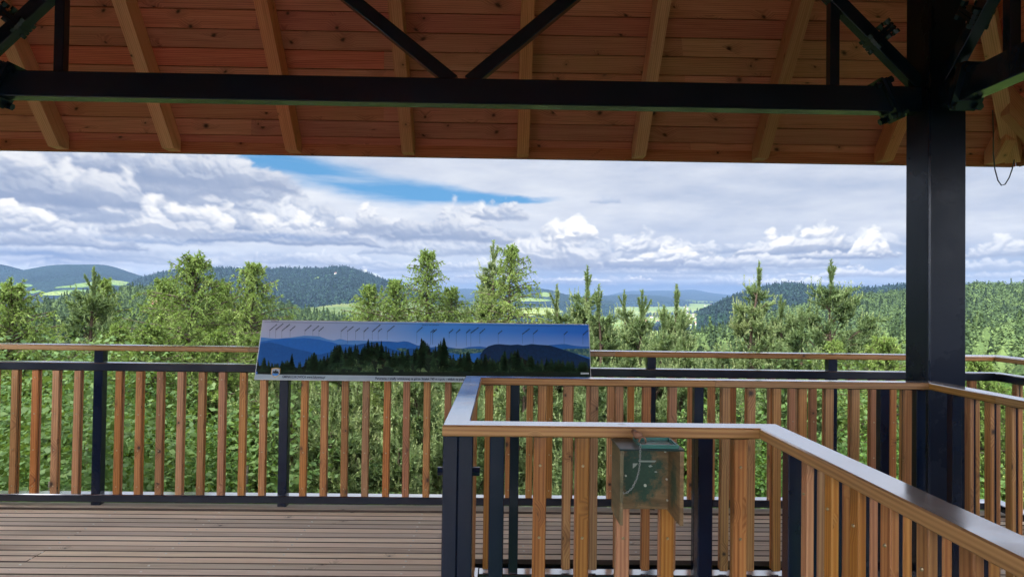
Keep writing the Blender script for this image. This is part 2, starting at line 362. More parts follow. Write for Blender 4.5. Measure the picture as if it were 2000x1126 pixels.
def wood(name, dark, mid, light, vary=1.0, rough=.5, coat=0.0, knots=1.0, objrand=True, bump=.3, knot_size=.05, stain=None):
    m, t, b, o = mat(name); L = t.links.new
    uv = N(t, 'ShaderNodeUVMap'); at = N(t, 'ShaderNodeAttribute', attribute_name='rnd'); oi = N(t, 'ShaderNodeObjectInfo')
    rn = math_(t, 'FRACT', math_(t, 'ADD', at.outputs['Fac'], math_(t, 'MULTIPLY', oi.outputs['Random'], 7.31 if objrand else 0.0)))
    off = N(t, 'ShaderNodeCombineXYZ'); L(math_(t, 'MULTIPLY', rn, 37.0), off.inputs[0]); L(math_(t, 'MULTIPLY', rn, 11.0), off.inputs[1]); L(rn, off.inputs[2])
    p = N(t, 'ShaderNodeVectorMath', operation='ADD'); L(uv.outputs[0], p.inputs[0]); L(off.outputs[0], p.inputs[1])
    # knots
    ks = N(t, 'ShaderNodeVectorMath', operation='MULTIPLY', inp={1: (2.2, 9.0, 1)}); L(p.outputs[0], ks.inputs[0])
    vo = N(t, 'ShaderNodeTexVoronoi', feature='F1', inp={'Scale': 1.0, 'Randomness': 1.0}); L(ks.outputs[0], vo.inputs['Vector'])
    pos = N(t, 'ShaderNodeVectorMath', operation='SUBTRACT'); L(ks.outputs[0], pos.inputs[0]); L(vo.outputs['Position'], pos.inputs[1])
    ps = N(t, 'ShaderNodeVectorMath', operation='MULTIPLY', inp={1: (1/2.2, 1/9.0, 0)}); L(pos.outputs[0], ps.inputs[0])
    ln = N(t, 'ShaderNodeVectorMath', operation='LENGTH'); L(ps.outputs[0], ln.inputs[0])
    vr = N(t, 'ShaderNodeSeparateColor'); L(vo.outputs['Color'], vr.inputs[0])
    has = math_(t, 'GREATER_THAN', vr.outputs[0], 1-.42*knots)
    kr = math_(t, 'MULTIPLY_ADD', vr.outputs[1], knot_size*.22, knot_size*.09)
    kk = math_(t, 'DIVIDE', ln.outputs['Value'], kr)
    kin = math_(t, 'MULTIPLY', has, math_(t, 'SUBTRACT', 1.0, math_(t, 'SMOOTH_MIN', kk, 1.0, .5), clamp=True), clamp=True)
    halo = math_(t, 'MULTIPLY', has, math_(t, 'SUBTRACT', 1.0, math_(t, 'MULTIPLY', kk, .22), clamp=True), clamp=True)
    # grain
    gs = N(t, 'ShaderNodeVectorMath', operation='MULTIPLY', inp={1: (1.3, 26.0, 1)}); L(p.outputs[0], gs.inputs[0])
    ga = N(t, 'ShaderNodeVectorMath', operation='ADD'); L(gs.outputs[0], ga.inputs[0])
    hw = N(t, 'ShaderNodeCombineXYZ'); L(math_(t, 'MULTIPLY', halo, 1.3), hw.inputs[1]); L(hw.outputs[0], ga.inputs[1])
    g1 = noise(t, ga.outputs[0], 1.0, 5, .6, .9)
    gf = N(t, 'ShaderNodeVectorMath', operation='MULTIPLY', inp={1: (5.0, 190.0, 1)}); L(p.outputs[0], gf.inputs[0])
    g2 = noise(t, gf.outputs[0], 1.0, 3, .6)
    wv = N(t, 'ShaderNodeTexWave', wave_type='BANDS', bands_direction='Y', inp={'Scale': .9, 'Distortion': 5.0, 'Detail': 2.0, 'Detail Scale': .8}); L(ga.outputs[0], wv.inputs['Vector'])
    g = math_(t, 'ADD', math_(t, 'MULTIPLY', g1, .6), math_(t, 'ADD', math_(t, 'MULTIPLY', g2, .22), math_(t, 'MULTIPLY', wv.outputs['Fac'], .2)))
    c = ramp(t, g, [(.28, dark), (.5, mid), (.74, light)])
    br = math_(t, 'MULTIPLY_ADD', rn, .5*vary, 1-.26*vary)
    hs = N(t, 'ShaderNodeHueSaturation'); L(c, hs.inputs['Color']); L(br, hs.inputs['Value'])
    L(math_(t, 'MULTIPLY_ADD', math_(t, 'FRACT', math_(t, 'MULTIPLY', rn, 13.7)),   .016, .496), hs.inputs['Hue'])
    L(math_(t, 'MULTIPLY_ADD', math_(t, 'FRACT', math_(t, 'MULTIPLY', rn, 5.3)), .22, .87), hs.inputs['Saturation'])
    c = mixc(t, math_(t, 'MULTIPLY', halo, .35), hs.outputs[0], tuple(x*.45 for x in dark))
    c = mixc(t, math_(t, 'MULTIPLY', kin, 1.6, clamp=True), c, tuple(x*.16 for x in dark))
    if stain:
        ob = N(t, 'ShaderNodeTexCoord'); sn = noise(t, ob.outputs['Object'], stain[0], 4, .6)
        c = mixc(t, ramp(t, sn, [(.56, 0.0), (.72, stain[2])]), c, stain[1])
    L(c, b.inputs['Base Color'])
    b.inputs['Roughness'].default_value = rough
    if coat:
        wet_top(t, b, coat)
    bp = N(t, 'ShaderNodeBump', inp={'Strength': bump, 'Distance': .002}); L(g, bp.inputs['Height']); L(bp.outputs[0], b.inputs['Normal'])
    return m
def steel_paint(name, col, rough, wet=.0, spec=.5):
    m, t, b, o = mat(name)
    b.inputs['Specular IOR Level'].default_value = spec
    if wet: wet_top(t, b, wet)
    tc = N(t, 'ShaderNodeTexCoord')
    n1 = noise(t, tc.outputs['Object'], 3.0, 5, .6); n2 = noise(t, tc.outputs['Object'], 90.0, 2, .5)
    t.links.new(mixc(t, n1, tuple(x*.8 for x in col), tuple(x*1.25 for x in col)), b.inputs['Base Color'])
    t.links.new(ramp(t, n1, [(.3, rough*.75), (.7, rough*1.3)]), b.inputs['Roughness'])
    bp = N(t, 'ShaderNodeBump', inp={'Strength': .12, 'Distance': .002}); t.links.new(n2, bp.inputs['Height'])
    bp2 = N(t, 'ShaderNodeBump', inp={'Strength': .25, 'Distance': .004}); t.links.new(noise(t, tc.outputs['Object'], 9.0, 2), bp2.inputs['Height']); t.links.new(bp.outputs[0], bp2.inputs['Normal'])
    t.links.new(bp2.outputs[0], b.inputs['Normal']); return m
def plain(name, col, rough=.5, metal=0.0, spec=.5):
    m, t, b, o = mat(name); tc = N(t, 'ShaderNodeTexCoord'); n = noise(t, tc.outputs['Object'], 14.0, 4)
    t.links.new(mixc(t, n, tuple(x*.82 for x in col), tuple(min(1, x*1.18) for x in col)), b.inputs['Base Color'])
    b.inputs['Roughness'].default_value = rough; b.inputs['Metallic'].default_value = metal; b.inputs['Specular IOR Level'].default_value = spec
    return m
M = {}
M['roofwood'] = wood('roof_wood', (.43, .088, .064), (.67, .17, .13), (.77, .27, .205), vary=.5, rough=.75, knots=1.2, knot_size=.085, bump=.2)
M['rafter'] = wood('rafter_wood', (.56, .19, .115), (.74, .295, .20), (.85, .40, .285), rough=.75, knots=.6, knot_size=.045, bump=.2)
M['railwood'] = wood('rail_wood', (.20, .085, .028), (.36, .175, .060), (.48, .26, .10), rough=.45, coat=1.0, knots=.45, knot_size=.05, bump=.05)
M['slat'] = wood('slat_wood', (.18, .060, .020), (.39, .150, .050), (.50, .24, .09), rough=.5, knots=1.3, knot_size=.085, bump=.3, stain=(3.5, (.060, .038, .016), .75))
M['deck'] = wood('deck_wood', (.30, .21, .14), (.60, .46, .335), (.74, .60, .46), rough=.5, knots=.5, knot_size=.05, objrand=False, bump=.4)
M['deckside'] = plain('deck_board_side', (.07, .050, .038), .9)
M['steel'] = steel_paint('dark_steel', (.004, .009, .026), .20, 0.0, .45)
M['truss'] = steel_paint('truss_steel', (.006, .015, .042), .18, 0.0, .42)
M['steelrail'] = steel_paint('rail_steel', (.012, .016, .028), .2, 1.0)
M['column'] = steel_paint('column_steel', (.005, .009, .022), .30, 0.0, .2)
M['brass'] = plain('brass_bolt', (.46, .38, .24), .42, .9)
M['zinc'] = plain('zinc_screw', (.7, .68, .62), .45, .6)
M['black'] = plain('roof_felt', (.012, .012, .016), .8)

# ------------------------------------------------------------ lookout tower: deck, columns, trusses, roof
H0 = EYE
DF = 4.764                       # camera-facing front of the far outer railing
CX, CY = -0.245, 1.205           # centre of the tower
XR, XL = 3.44, -3.93             # outer railing, right and left front faces
DN, DI = 2.31, 3.72              # near and far run of the stairwell railing (camera-facing faces)
XA, XB, XC = -0.19, 0.872, 2.325 # left edge, near right run, far right run
IW = 0.09
tower = empty('lookout_tower', (CX, CY, 0))
tag(tower, 'roofed timber and dark steel lookout platform around the viewer', 'lookout tower')
tower_inv = Matrix.Translation((-CX, -CY, 0))
def under(o, p=tower):
    o.parent = p; o.matrix_parent_inverse = p.matrix_world.inverted() if p.matrix_world != Matrix() else Matrix.Translation((-p.location[0], -p.location[1], -p.location[2])); return o
bpy.context.view_layer.update()
def build_deck():
    m = MB(3); rng = random.Random(5)
    x0, x1, y0, y1 = XL-.06, XR+.10, -2.5, DF+.075
    pitch, gap, th = .0835, .0085, .028
    hx0, hx1, hy0, hy1 = XA+.005, XC+IW-.005, -2.5, DI+IW
    y = y1-.13
    n = int((y-y0)/pitch)
    m.box(x0, x1, y1-.125, y1, -.03, .012, .004, 0)           # edge board
    joints = [-2.545, -1.255, .09, .76, 1.4, 2.05, 2.7]
    for i in range(n):
        ya, yb = y-pitch+gap, y; y -= pitch
        spans = [(x0, x1)] if ya > hy1 else [(x0, hx0), (hx1, x1)]
        for a, b in spans:
            cuts = [a]
            j = rng.choice([c for c in (-3.2, -2.545, -.508+.0, .09, 1.4) ])
            if rng.random() < .45 and a+.3 < j < b-.3: cuts.append(j)
            cuts.append(b)
            for c0, c1 in zip(cuts[:-1], cuts[1:]):
                dz = rng.uniform(-.0012, .0012)
                m.box(c0+(.002 if c0 > a else 0), c1-(.002 if c1 < b else 0), ya, yb, -th+dz, dz, .003, 0)
    for k, f_ in enumerate(m.f):
        p_ = [np.array(m.v[i]) for i in f_[:3]]; nn = np.cross(p_[1]-p_[0], p_[2]-p_[1]); nn /= np.linalg.norm(nn)+1e-12
        if abs(nn[2]) < .9: m.m[k] = 1
    o = m.build('deck_boards', [M['deck'], M['deckside']]); under(o)
    s = MB(4)
    y = y1-.13
    for i in range(n):
        ya, yb = y-pitch+gap, y; y -= pitch
        for jx in (-3.2, -2.545, -1.86, -1.20, -.508, .15, .80, 1.45, 2.1, 2.75):
            if ya < hy1 and hx0 < jx < hx1: continue
            if jx not in (-2.545, -1.86, -1.20, -.508, 1.45) and rng.random() < .35: continue
            for t in (.5,):
                X = jx+rng.uniform(-.004, .004); Y = ya+(yb-ya)*t+rng.uniform(-.008, .008)
                s.tube([(X, Y, -.002), (X, Y, .0028)], .0064, 6)
    sc = s.build('deck_screw', M['zinc'], o); sc['kind'] = 'stuff'; sc.matrix_parent_inverse = Matrix()
    f = MB(5)                                                 # steel floor frame below
    for jx in (-3.85, -3.2, -2.545, -1.86, -1.20, -.508): f.box(jx-.04, jx+.04, -2.5, y1-.02, -.20, -.034, 0, 1)
    for jx in (.15, .80, 1.45, 2.1): f.box(jx-.04, jx+.04, DI+IW+.1, y1-.02, -.20, -.034, 0, 1)
    for jx in (2.75, 3.40): f.box(jx-.04, jx+.04, -2.5, y1-.02, -.20, -.034, 0, 1)
    f.box(XL-.06, XR+.1, y1-.015, y1+.01, -.26, -.032, 0, 0)
    f.box(XR+.105, XR+.125, -2.5, y1+.01, -.26, -.032, 0, 1); f.box(XL-.09, XL-.065, -2.5, y1+.01, -.26, -.032, 0, 1)
    f.box(XA, XC+IW, DI+IW+.005, DI+IW+.095, -.26, -.034, 0, 0)
    under(f.build('floor_frame', M['steel']))
build_deck()

COLS = [(CX+2.745, CY+2.745), (CX-2.875, CY+2.745), (CX+2.745, CY-3.4), (CX-2.875, CY-3.4)]
def build_columns():
    for (x, y) in COLS:
        m = MB(6); h = .1075
        m.box(x-h, x+h, y-h, y+h, -14, 4.3, .004, 2)
        c = under(m.build('column', M['column']))
        b = MB(7); b.box(x-h+.0, x-h+.012, y-h-.006, y-h-.0005, -.5, 4.2, 0, 2)
        e = b.build('weld_seam', M['steel'], c)
        e.matrix_parent_inverse = Matrix()
build_columns()

ZB0, ZB1 = 2.550, 2.695          # bottom chord
def truss(P, Q, inward, dm=0):
    """plane truss between two column centres P and Q (x, y); inward = unit vector towards the centre"""
    P = np.array((*P, 0.)); Q = np.array((*Q, 0.)); d = (Q-P)/np.linalg.norm(Q-P); L = np.linalg.norm(Q-P); inw = np.array((*inward, 0.))
    r = empty('roof_truss'); under(r)
    r.matrix_parent_inverse = Matrix.Translation((-CX, -CY, 0))
    at = lambda s, z, o=0: P+d*s+inw*o+np.array((0, 0, z))
    def part(name, mb): o = mb.build(name, M['truss'], r); return o
    w = .10; zc = (ZB0+ZB1)/2; zt = 3.92
    m = MB(8); m.bar(at(.11, zc), at(L-.11, zc), w, ZB1-ZB0, (0, 0, 1), .004); part('bottom_chord', m)
    m = MB(8); m.bar(at(.11, zt), at(L-.11, zt), w, .12, (0, 0, 1), .004); part('top_chord', m)
    mid = L/2+dm; q = L*.232
    def diag(s0, z0, s1, z1, w2=.07, t2=.075):
        mm = MB(9); mm.bar(at(s0, z0), at(s1, z1), w2, t2, tuple(np.cross(inw, at(s1, z1)-at(s0, z0))/1), .004); part('diagonal', mm)
    diag(mid-.045, ZB1-.01, q+.03, zt-.06); diag(mid+.045, ZB1-.01, L-q-.03, zt-.06)
    diag(.10, ZB1+.02, q-.05, zt-.06); diag(L-.10, ZB1+.02, L-q+.05, zt-.06)
    for s in (.60, L-.60):
        mm = MB(10); zd = ZB1+.02+(.60-.10)/(q-.15)*(zt-.08-ZB1)
        mm.bar(at(s, ZB1), at(s, zd-.03), .055, .055, tuple(d), .003); part('strut', mm)
    for s, sg in ((.11, 1), (L-.11, -1)):
        # spliced flange plates, bolted, at the column end of the chord and of the diagonal
        for (sc, zc2, ang, hw, hl) in ((.29, zc, .0, .085, .125), (.33, ZB1+.02+.23*1.22, .84, .055, .085)):
            g = MB(11); c = at(s-sg*.11+sg*sc, zc2)
            # plate perpendicular to the member
            u = d*sg*math.cos(ang)+np.array((0, 0, 1))*math.sin(ang); v = -d*sg*math.sin(ang)+np.array((0, 0, 1))*math.cos(ang)
            u2 = u*math.cos(.45)+v*math.sin(.45)*-1 if ang == 0 else u; v2 = v*math.cos(.45)+u*math.sin(.45) if ang == 0 else v
            for k in (-1, 1):
                cc = c+u*k*.012
                pr = [(-hw*.8, -hl), (hw*.8, -hl), (hw, -hl*.8), (hw, hl*.8), (hw*.8, hl), (-hw*.8, hl), (-hw, hl*.8), (-hw, -hl*.8)]
                g.prism(pr, cc-u2*.010*(1 if k > 0 else 1), cc+u2*.009, inw, v2)
            p = part('splice_plate', g)
            for a in (-1, 1):
                for b in (-1, 1):
                    bb = MB(12); cb = c+inw*a*hw*.68+v2*b*hl*.78
                    bb.tube([cb-u2*.045, cb+u2*.045], .013, 6); bb.tube([cb-u2*.05, cb-u2*.028], .021, 6); bb.tube([cb+u2*.028, cb+u2*.05], .021, 6)
                    q_ = bb.build('bolt', M['truss'], p)
    return r
truss((CX-2.875, CY+2.745), (CX+2.745, CY+2.745), (0, -1), .065)
truss((CX+2.745, CY+2.745), (CX+2.745, CY-3.4), (-1, 0))
truss((CX-2.875, CY+2.745), (CX-2.875, CY-3.4), (1, 0))

def build_roof():
    roof = empty('roof'); under(roof); roof.matrix_parent_inverse = Matrix.Translation((-CX, -CY, 0))
    SL = 1.143; phi = math.atan(SL); cp, sp = math.cos(phi), math.sin(phi)
    YE = 5.364; ZE = 2.547; XE = at_y(1984, 325, YE)[0]; XW = CX*2-XE; YS = -3.4
    zb = ZE+.085                   # boards' underside at the eave
    half = min((XE-XW)/2, (YE-YS)/2); top = zb+SL*half
    mx, my = (XE+XW)/2, (YE+YS)/2
    m = MB(21); rng = random.Random(8)
    def slope(ed0, ed1, inw):
        """boards laid parallel to the eave edge ed0 -> ed1; clipped by the hips at 45 degrees"""
        ed0 = np.array((*ed0, 0.)); ed1 = np.array((*ed1, 0.)); d = (ed1-ed0); L = np.linalg.norm(d); d /= L; inw = np.array((*inw, 0.))
        up = inw*cp+np.array((0, 0, 1))*sp; nrm = np.cross(d, up); nrm = nrm*(1 if nrm[2] > 0 else -1)
        s = 0.0; first = True
        while s*cp < half-.15:
            bw = .067 if first else .135; first = False
            a0, a1 = s*cp, (s+bw-.007)*cp
            cuts = [0.0]
            if rng.random() < .6: cuts.append(rng.choice((.3, .42, .58, .7)))
            cuts.append(1.0)
            r0 = rng.random()
            for c0, c1 in zip(cuts[:-1], cuts[1:]):
                r = (r0+c0*.77) % 1; A = ed0; t = .022; dn = rng.uniform(0, .002)
                def P(e, f, sv, lift):   # point at inset e (horizontal), fraction f
                    l0, l1 = e, L-e; ll = l0+(l1-l0)*f
                    return ed0+d*ll+inw*e+np.array((0, 0, zb+e*SL))+nrm*lift
                q = [P(a0, c0, 0, dn), P(a0, c1, 0, dn), P(a1, c1, 0, dn), P(a1, c0, 0, dn)]
                q2 = [p+nrm*t for p in q]
                LL = (L-2*a0)*(c1-c0); o = rng.uniform(0, 3)
                uvq = [(o, 0), (o+LL, 0), (o+LL, bw), (o, bw)]
                def F(pts, uvs):
                    m.face(pts, uvs, r)
                F(q if np.dot(np.cross(q[1]-q[0], q[2]-q[1]), nrm) < 0 else q[::-1], uvq if np.dot(np.cross(q[1]-q[0], q[2]-q[1]), nrm) < 0 else uvq[::-1])
                F(q2 if np.dot(np.cross(q2[1]-q2[0], q2[2]-q2[1]), nrm) > 0 else q2[::-1], uvq)
                F([q[0], q[1], q2[1], q2[0]], uvq); F([q[3], q[2], q2[2], q2[3]], uvq)
            s += bw
    slope((XW, YE), (XE, YE), (0, -1)); slope((XE, YE), (XE, YS), (-1, 0)); slope((XW, YE), (XW, YS), (1, 0)); slope((XW, YS), (XE, YS), (0, 1))
    m.build('roof_boarding', M['roofwood'], roof)
    c = MB(22)                    # outer covering, a closed dark pyramid shell over the boards
    base = [(XW, YS), (XE, YS), (XE, YE), (XW, YE)]; ov = .03
    z0 = zb+.055
    pts = [(XW-ov, YS-ov, z0), (XE+ov, YS-ov, z0), (XE+ov, YE+ov, z0), (XW-ov, YE+ov, z0)]
    ap = (mx, my, top+.12)
    rdg = [(mx, YE-half, top+.08), (mx, YS+half, top+.08)]
    for k in range(4):
        a, b = pts[k], pts[(k+1) % 4]
        if k == 0: c.face([a, b, rdg[1]], [(0, 0)]*3, .5)
        elif k == 2: c.face([a, b, rdg[0]], [(0, 0)]*3, .5)
        elif k == 1: c.face([a, b, rdg[0], rdg[1]], [(0, 0)]*4, .5)
        else: c.face([a, b, rdg[1], rdg[0]], [(0, 0)]*4, .5)
        lo = [(p[0], p[1], p[2]-.02) for p in (a, b)]
        c.face([lo[0], lo[1], b, a], [(0, 0)]*4, .5)
    c.build('roof_covering', M['black'], roof)
    # fascia
    for (a, b) in (((XW, YE), (XE, YE)), ((XE, YE), (XE, YS)), ((XW, YE), (XW, YS))):
        f = MB(23); dx, dy = b[0]-a[0], b[1]-a[1]
        nx, ny = (0, 1) if dy == 0 else ((1 if a[0] > 0 else -1), 0)
        A = np.array((a[0]+nx*.013, a[1]+ny*.013, ZE+.055)); B = np.array((b[0]+nx*.013, b[1]+ny*.013, ZE+.055))
        f.bar(A, B, .024, .11, (0, 0, 1), .002); f.build('fascia', M['roofwood'], roof)
        g = MB(24); A = A+np.array((nx*.016, ny*.016, -.002)); B = B+np.array((nx*.016, ny*.016, -.002))
        g.bar(A, B, .005, .112, (0, 0, 1)); g.build('drip_edge', M['black'], roof)
    # rafters: profile in (inset, z), tail cut level
    RD = .15/cp; RW = .088
    def rafter(edge_pt, inw, length):
        e = np.array((*edge_pt, 0.)); inw = np.array((*inw, 0.)); side = np.array((-inw[1], inw[0], 0.))
        zl = ZE+.006
        i0 = .02; zt0 = zb+i0*SL-.002
        # lower edge z = zb + i*SL - RD ; meets zl at inset ic
        ic = (zl-(zb-RD))/SL
        prof = [(i0, zt0), (length, zb+length*SL-.002), (length, zb+length*SL-RD), (ic, zl), (i0, zl)]
        mm = MB(int(edge_pt[0]*100+edge_pt[1]*7) % 997)
        # build with grain along slope
        r = mm.rng.random(); n = len(prof)
        A = [e+inw*a+np.array((0, 0, z))-side*RW/2 for a, z in prof]; B = [p+side*RW for p in A]
        L = length/cp
        def uvs(pts, off): return [((p[0])/cp, off+q) for p, q in pts]
        sgn = np.dot(np.cross(A[1]-A[0], A[2]-A[1]), side)
        fa = [((a), (z-zb-a*SL)*cp) for a, z in prof]
        ua = [(a/cp, v) for a, v in fa]
        mm.face(A if sgn < 0 else A[::-1], ua if sgn < 0 else ua[::-1], r)
        ub = [(a/cp+3, v+.3) for a, v in fa]
        mm.face(B[::-1] if sgn < 0 else B, ub[::-1] if sgn < 0 else ub, r)
        for k in range(n):
            j = (k+1) % n
            q = [A[k], A[j], B[j], B[k]]; l0, l1 = prof[k][0]/cp, prof[j][0]/cp
            u = [(l0, .5+k*.2), (l1, .5+k*.2), (l1, .5+k*.2+RW), (l0, .5+k*.2+RW)]
            cen = sum(q)/4-(sum(A)+sum(B))/(2*n); nn = np.cross(q[1]-q[0], q[2]-q[1])
            if np.dot(nn, cen) < 0: q = q[::-1]; u = u[::-1]
            mm.face(q, u, r)
        mm.build('rafter', M['rafter'], roof)
    xs = []
    for px, py in ((112, 285), (333, 290), (572, 300), (797, 305), (1021, 310), (1248, 313), (1486, 318), (1728, 318)):
        xs.append(at_y(px, py, YE-.09)[0])
    xs = [xs[0]-.9]+xs
    for x in xs:
        ln = min(x-XW, XE-x, half)-.02
        if ln > .3: rafter((x, YE), (0, -1), ln)
    x = at_y(1968, 300, YE-.05)[0]-.12
    y = YE-.40
    rafter((x-.0, YE), (0, -1), max(.25, XE-x-.02))
    while y > YS+.4:
        ln = min(YE-y, y-YS, half)-.02
        rafter((XE, y), (-1, 0), ln); rafter((XW, y), (1, 0), ln); y -= .9
    # hip rafters
    for (a, sx) in (((XE, YE), -1), ((XW, YE), 1)):
        mm = MB(31); A = np.array((a[0]+sx*.06, a[1]-.06, zb+.06*SL-.085)); B = np.array((a[0]+sx*(half-.1), a[1]-(half-.1), zb+(half-.1)*SL-.085))
        mm.bar(A, B, .10, .16, (0, 0, 1)); mm.build('hip_rafter', M['rafter'], roof)
build_roof()

# thin cable hanging in a loop from the roof
def build_cable():
    P = [at_y(x, y, 4.9) for x, y in ((1939, 215), (1940, 260), (1940, 300), (1943, 330), (1949, 352), (1956, 362), (1963, 360), (1971, 347), (1977, 330), (1981, 312))]
    m = MB(41); m.tube(P, .0042, 6)
    o = m.build('cable', plain('cable_grey', (.09, .09, .10), .5), None, True); tag(o, 'thin grey cable hanging in a loop below the eave beside the column', 'cable')
build_cable()

# ------------------------------------------------------------ railings
SP = .141
def slat_mesh(key, z0, z1, bolts, r, t=.019, core=.007, w=.044):
    """baluster: two timber slats on a steel flat; local frame: x across, y towards the back, origin at deck level"""
    m = MB(r); m.box(-w/2, w/2, 0, t, z0, z1, .003, 2); m.box(-w/2, w/2, t+core, 2*t+core, z0, z1, .003, 2)
    me = m.mesh('baluster', M['slat'])
    c = MB(r); c.box(-w/2+.003, w/2-.003, t+.0002, t+core-.0002, z0-.01, z1+.004, 0, 2); cm = c.mesh('steel_bar', M['steel'])
    b = MB(r); b.tube([(0, .0, 0), (0, -.003, 0)], [.0052, .0038], 8); b.tube([(0, -.0025, 0), (0, -.005, 0)], .003, 6); bm = b.mesh('bolt', M['brass'])
    return me, cm, bm, bolts
JIT = random.Random(3)
def add_balusters(parent, A, d, nrm, spots, meshes):
    """A origin on the front face, d along, nrm to the back"""
    ang = math.atan2(d[1], d[0]); me, cm, bm, bolts = meshes
    ok = d[0]*nrm[1]-d[1]*nrm[0] > 0
    for s in spots:
        P = (A[0]+d[0]*s, A[1]+d[1]*s, 0)
        o = bpy.data.objects.new('baluster', me); COL.objects.link(o); o.parent = parent
        mw = Matrix(((d[0], nrm[0], 0, P[0]), (d[1], nrm[1], 0, P[1]), (0, 0, 1, 0), (0, 0, 0, 1)))
        if not ok: mw = Matrix(((-d[0], nrm[0], 0, P[0]), (-d[1], nrm[1], 0, P[1]), (0, 0, 1, 0), (0, 0, 0, 1)))
        mw = mw @ Matrix.Translation((JIT.uniform(-.0025, .0025), JIT.uniform(-.001, .0015), 0)) @ Matrix.Rotation(JIT.uniform(-.05, .05), 4, 'Z') @ Matrix.Rotation(JIT.uniform(-.0035, .0035), 4, 'Y')
        o.matrix_parent_inverse = Matrix.Translation((-parent.location[0], -parent.location[1], -parent.location[2])); o.matrix_basis = mw
        c = bpy.data.objects.new('steel_bar', cm); COL.objects.link(c); c.parent = o
        for z in bolts:
            b = bpy.data.objects.new('bolt', bm); COL.objects.link(b); b.parent = o; b.location = (0, 0, z)
def rail_part(parent, name, mb, mt):
    o = mb.build(name, mt, parent); o.matrix_parent_inverse = Matrix.Translation((-parent.location[0], -parent.location[1], -parent.location[2])); return o

# outer railing: timber handrail over a steel frame
OM = slat_mesh('outer', .088, .923, (.14, .385, .63, .875), 61)
def outer_rail(A, B, nrm, posts, s0, label, mit0=0, mit1=0, group=None):
    """A->B along the camera-facing face; nrm to the outside"""
    A = np.array((*A, 0.)); B = np.array((*B, 0.)); d = (B-A); L = np.linalg.norm(d); d /= L; n = np.array((*nrm, 0.))
    r = empty('outer_railing', tuple(A)); tag(r, label, 'railing', 'railings around the edge of the platform'); bpy.context.view_layer.update()
    Z = np.array((0, 0, 1.))
    def seg(name, mt, w, z0, z1, off, c, splits=()):
        cuts = [0]+list(splits)+[L]
        for k in range(len(cuts)-1):
            m = MB(int(abs(A[0])*50+k+z0*100)); cc = c
            hw, hh = w/2, (z1-z0)/2
            pr = [(-hw+cc, -hh), (hw-cc, -hh), (hw, -hh+cc), (hw, hh-cc), (hw-cc, hh), (-hw+cc, hh), (-hw, hh-cc), (-hw, -hh+cc)]
            a = A+d*(cuts[k]+(.001 if k else 0))+n*(off+hw)+Z*(z0+hh); b = A+d*(cuts[k+1]-.001)+n*(off+hw)+Z*(z0+hh)
            m.prism(pr, a, b, n, Z)
            if k == 0 and mit0:
                nv = len(pr)
                for q in range(nv): v = np.array(m.v[q]); m.v[q] = tuple(v-d*((pr[q][0]+hw+off)*mit0))
            if k == len(cuts)-2 and mit1:
                nv = len(pr)
                for q in range(nv, 2*nv): v = np.array(m.v[q]); m.v[q] = tuple(v+d*((pr[q-nv][0]+hw+off)*mit1))
            rail_part(r, name, m, mt)
    seg('handrail', M['railwood'], .115, 1.063, 1.10, -.012, .007, (L*.30, L*.64))
    seg('top_rail', M['steelrail'], .085, .925, .98, .0, .005)
    seg('bottom_rail', M['steelrail'], .085, .036, .088, .0, .005)
    for s in posts:
        m = MB(63); P = A+d*s+n*.0425
        m.bar(P+Z*-.26, P+Z*.0355, .062, .062, tuple(n), .004); m.bar(P+Z*.0885, P+Z*.9245, .062, .062, tuple(n), .004); m.bar(P+Z*.981, P+Z*1.062, .062, .062, tuple(n), .004)
        rail_part(r, 'post', m, M['steel'])
    sp = []; s = s0
    while s < L-.05:
        if s > .05 and min(abs(s-p) for p in posts) > .05: sp.append(s)
        s += SP
    add_balusters(r, A+n*.006, d, n, sp, OM)
    return r
x190 = at_y(189, 745, DF)[0]; x549 = at_y(553.5, 745, DF)[0]
pitch_o = x549-x190; XL0 = XL
posts = [x190+pitch_o*k-XL0 for k in range(-1, 7) if XL0 < x190+pitch_o*k < XR-.15]
SPO = pitch_o/9
SP = SPO
outer_rail((XL, DF), (XR, DF), (0, 1), posts, (x190-XL0) % SPO, 'long railing across the view behind the panorama board, brown slats under a wet rail', 1, 1)
rr_posts = [.45+1.27*k for k in range(5)]
outer_rail((XR, DF), (XR, -2.4), (1, 0), rr_posts, .03, 'outer railing at the far right edge behind the thick dark column', 1, 0)
outer_rail((XL, -2.4), (XL, DF), (-1, 0), [.4+1.27*k for k in range(6)], .09, 'outer railing along the left edge of the platform', 0, 1)

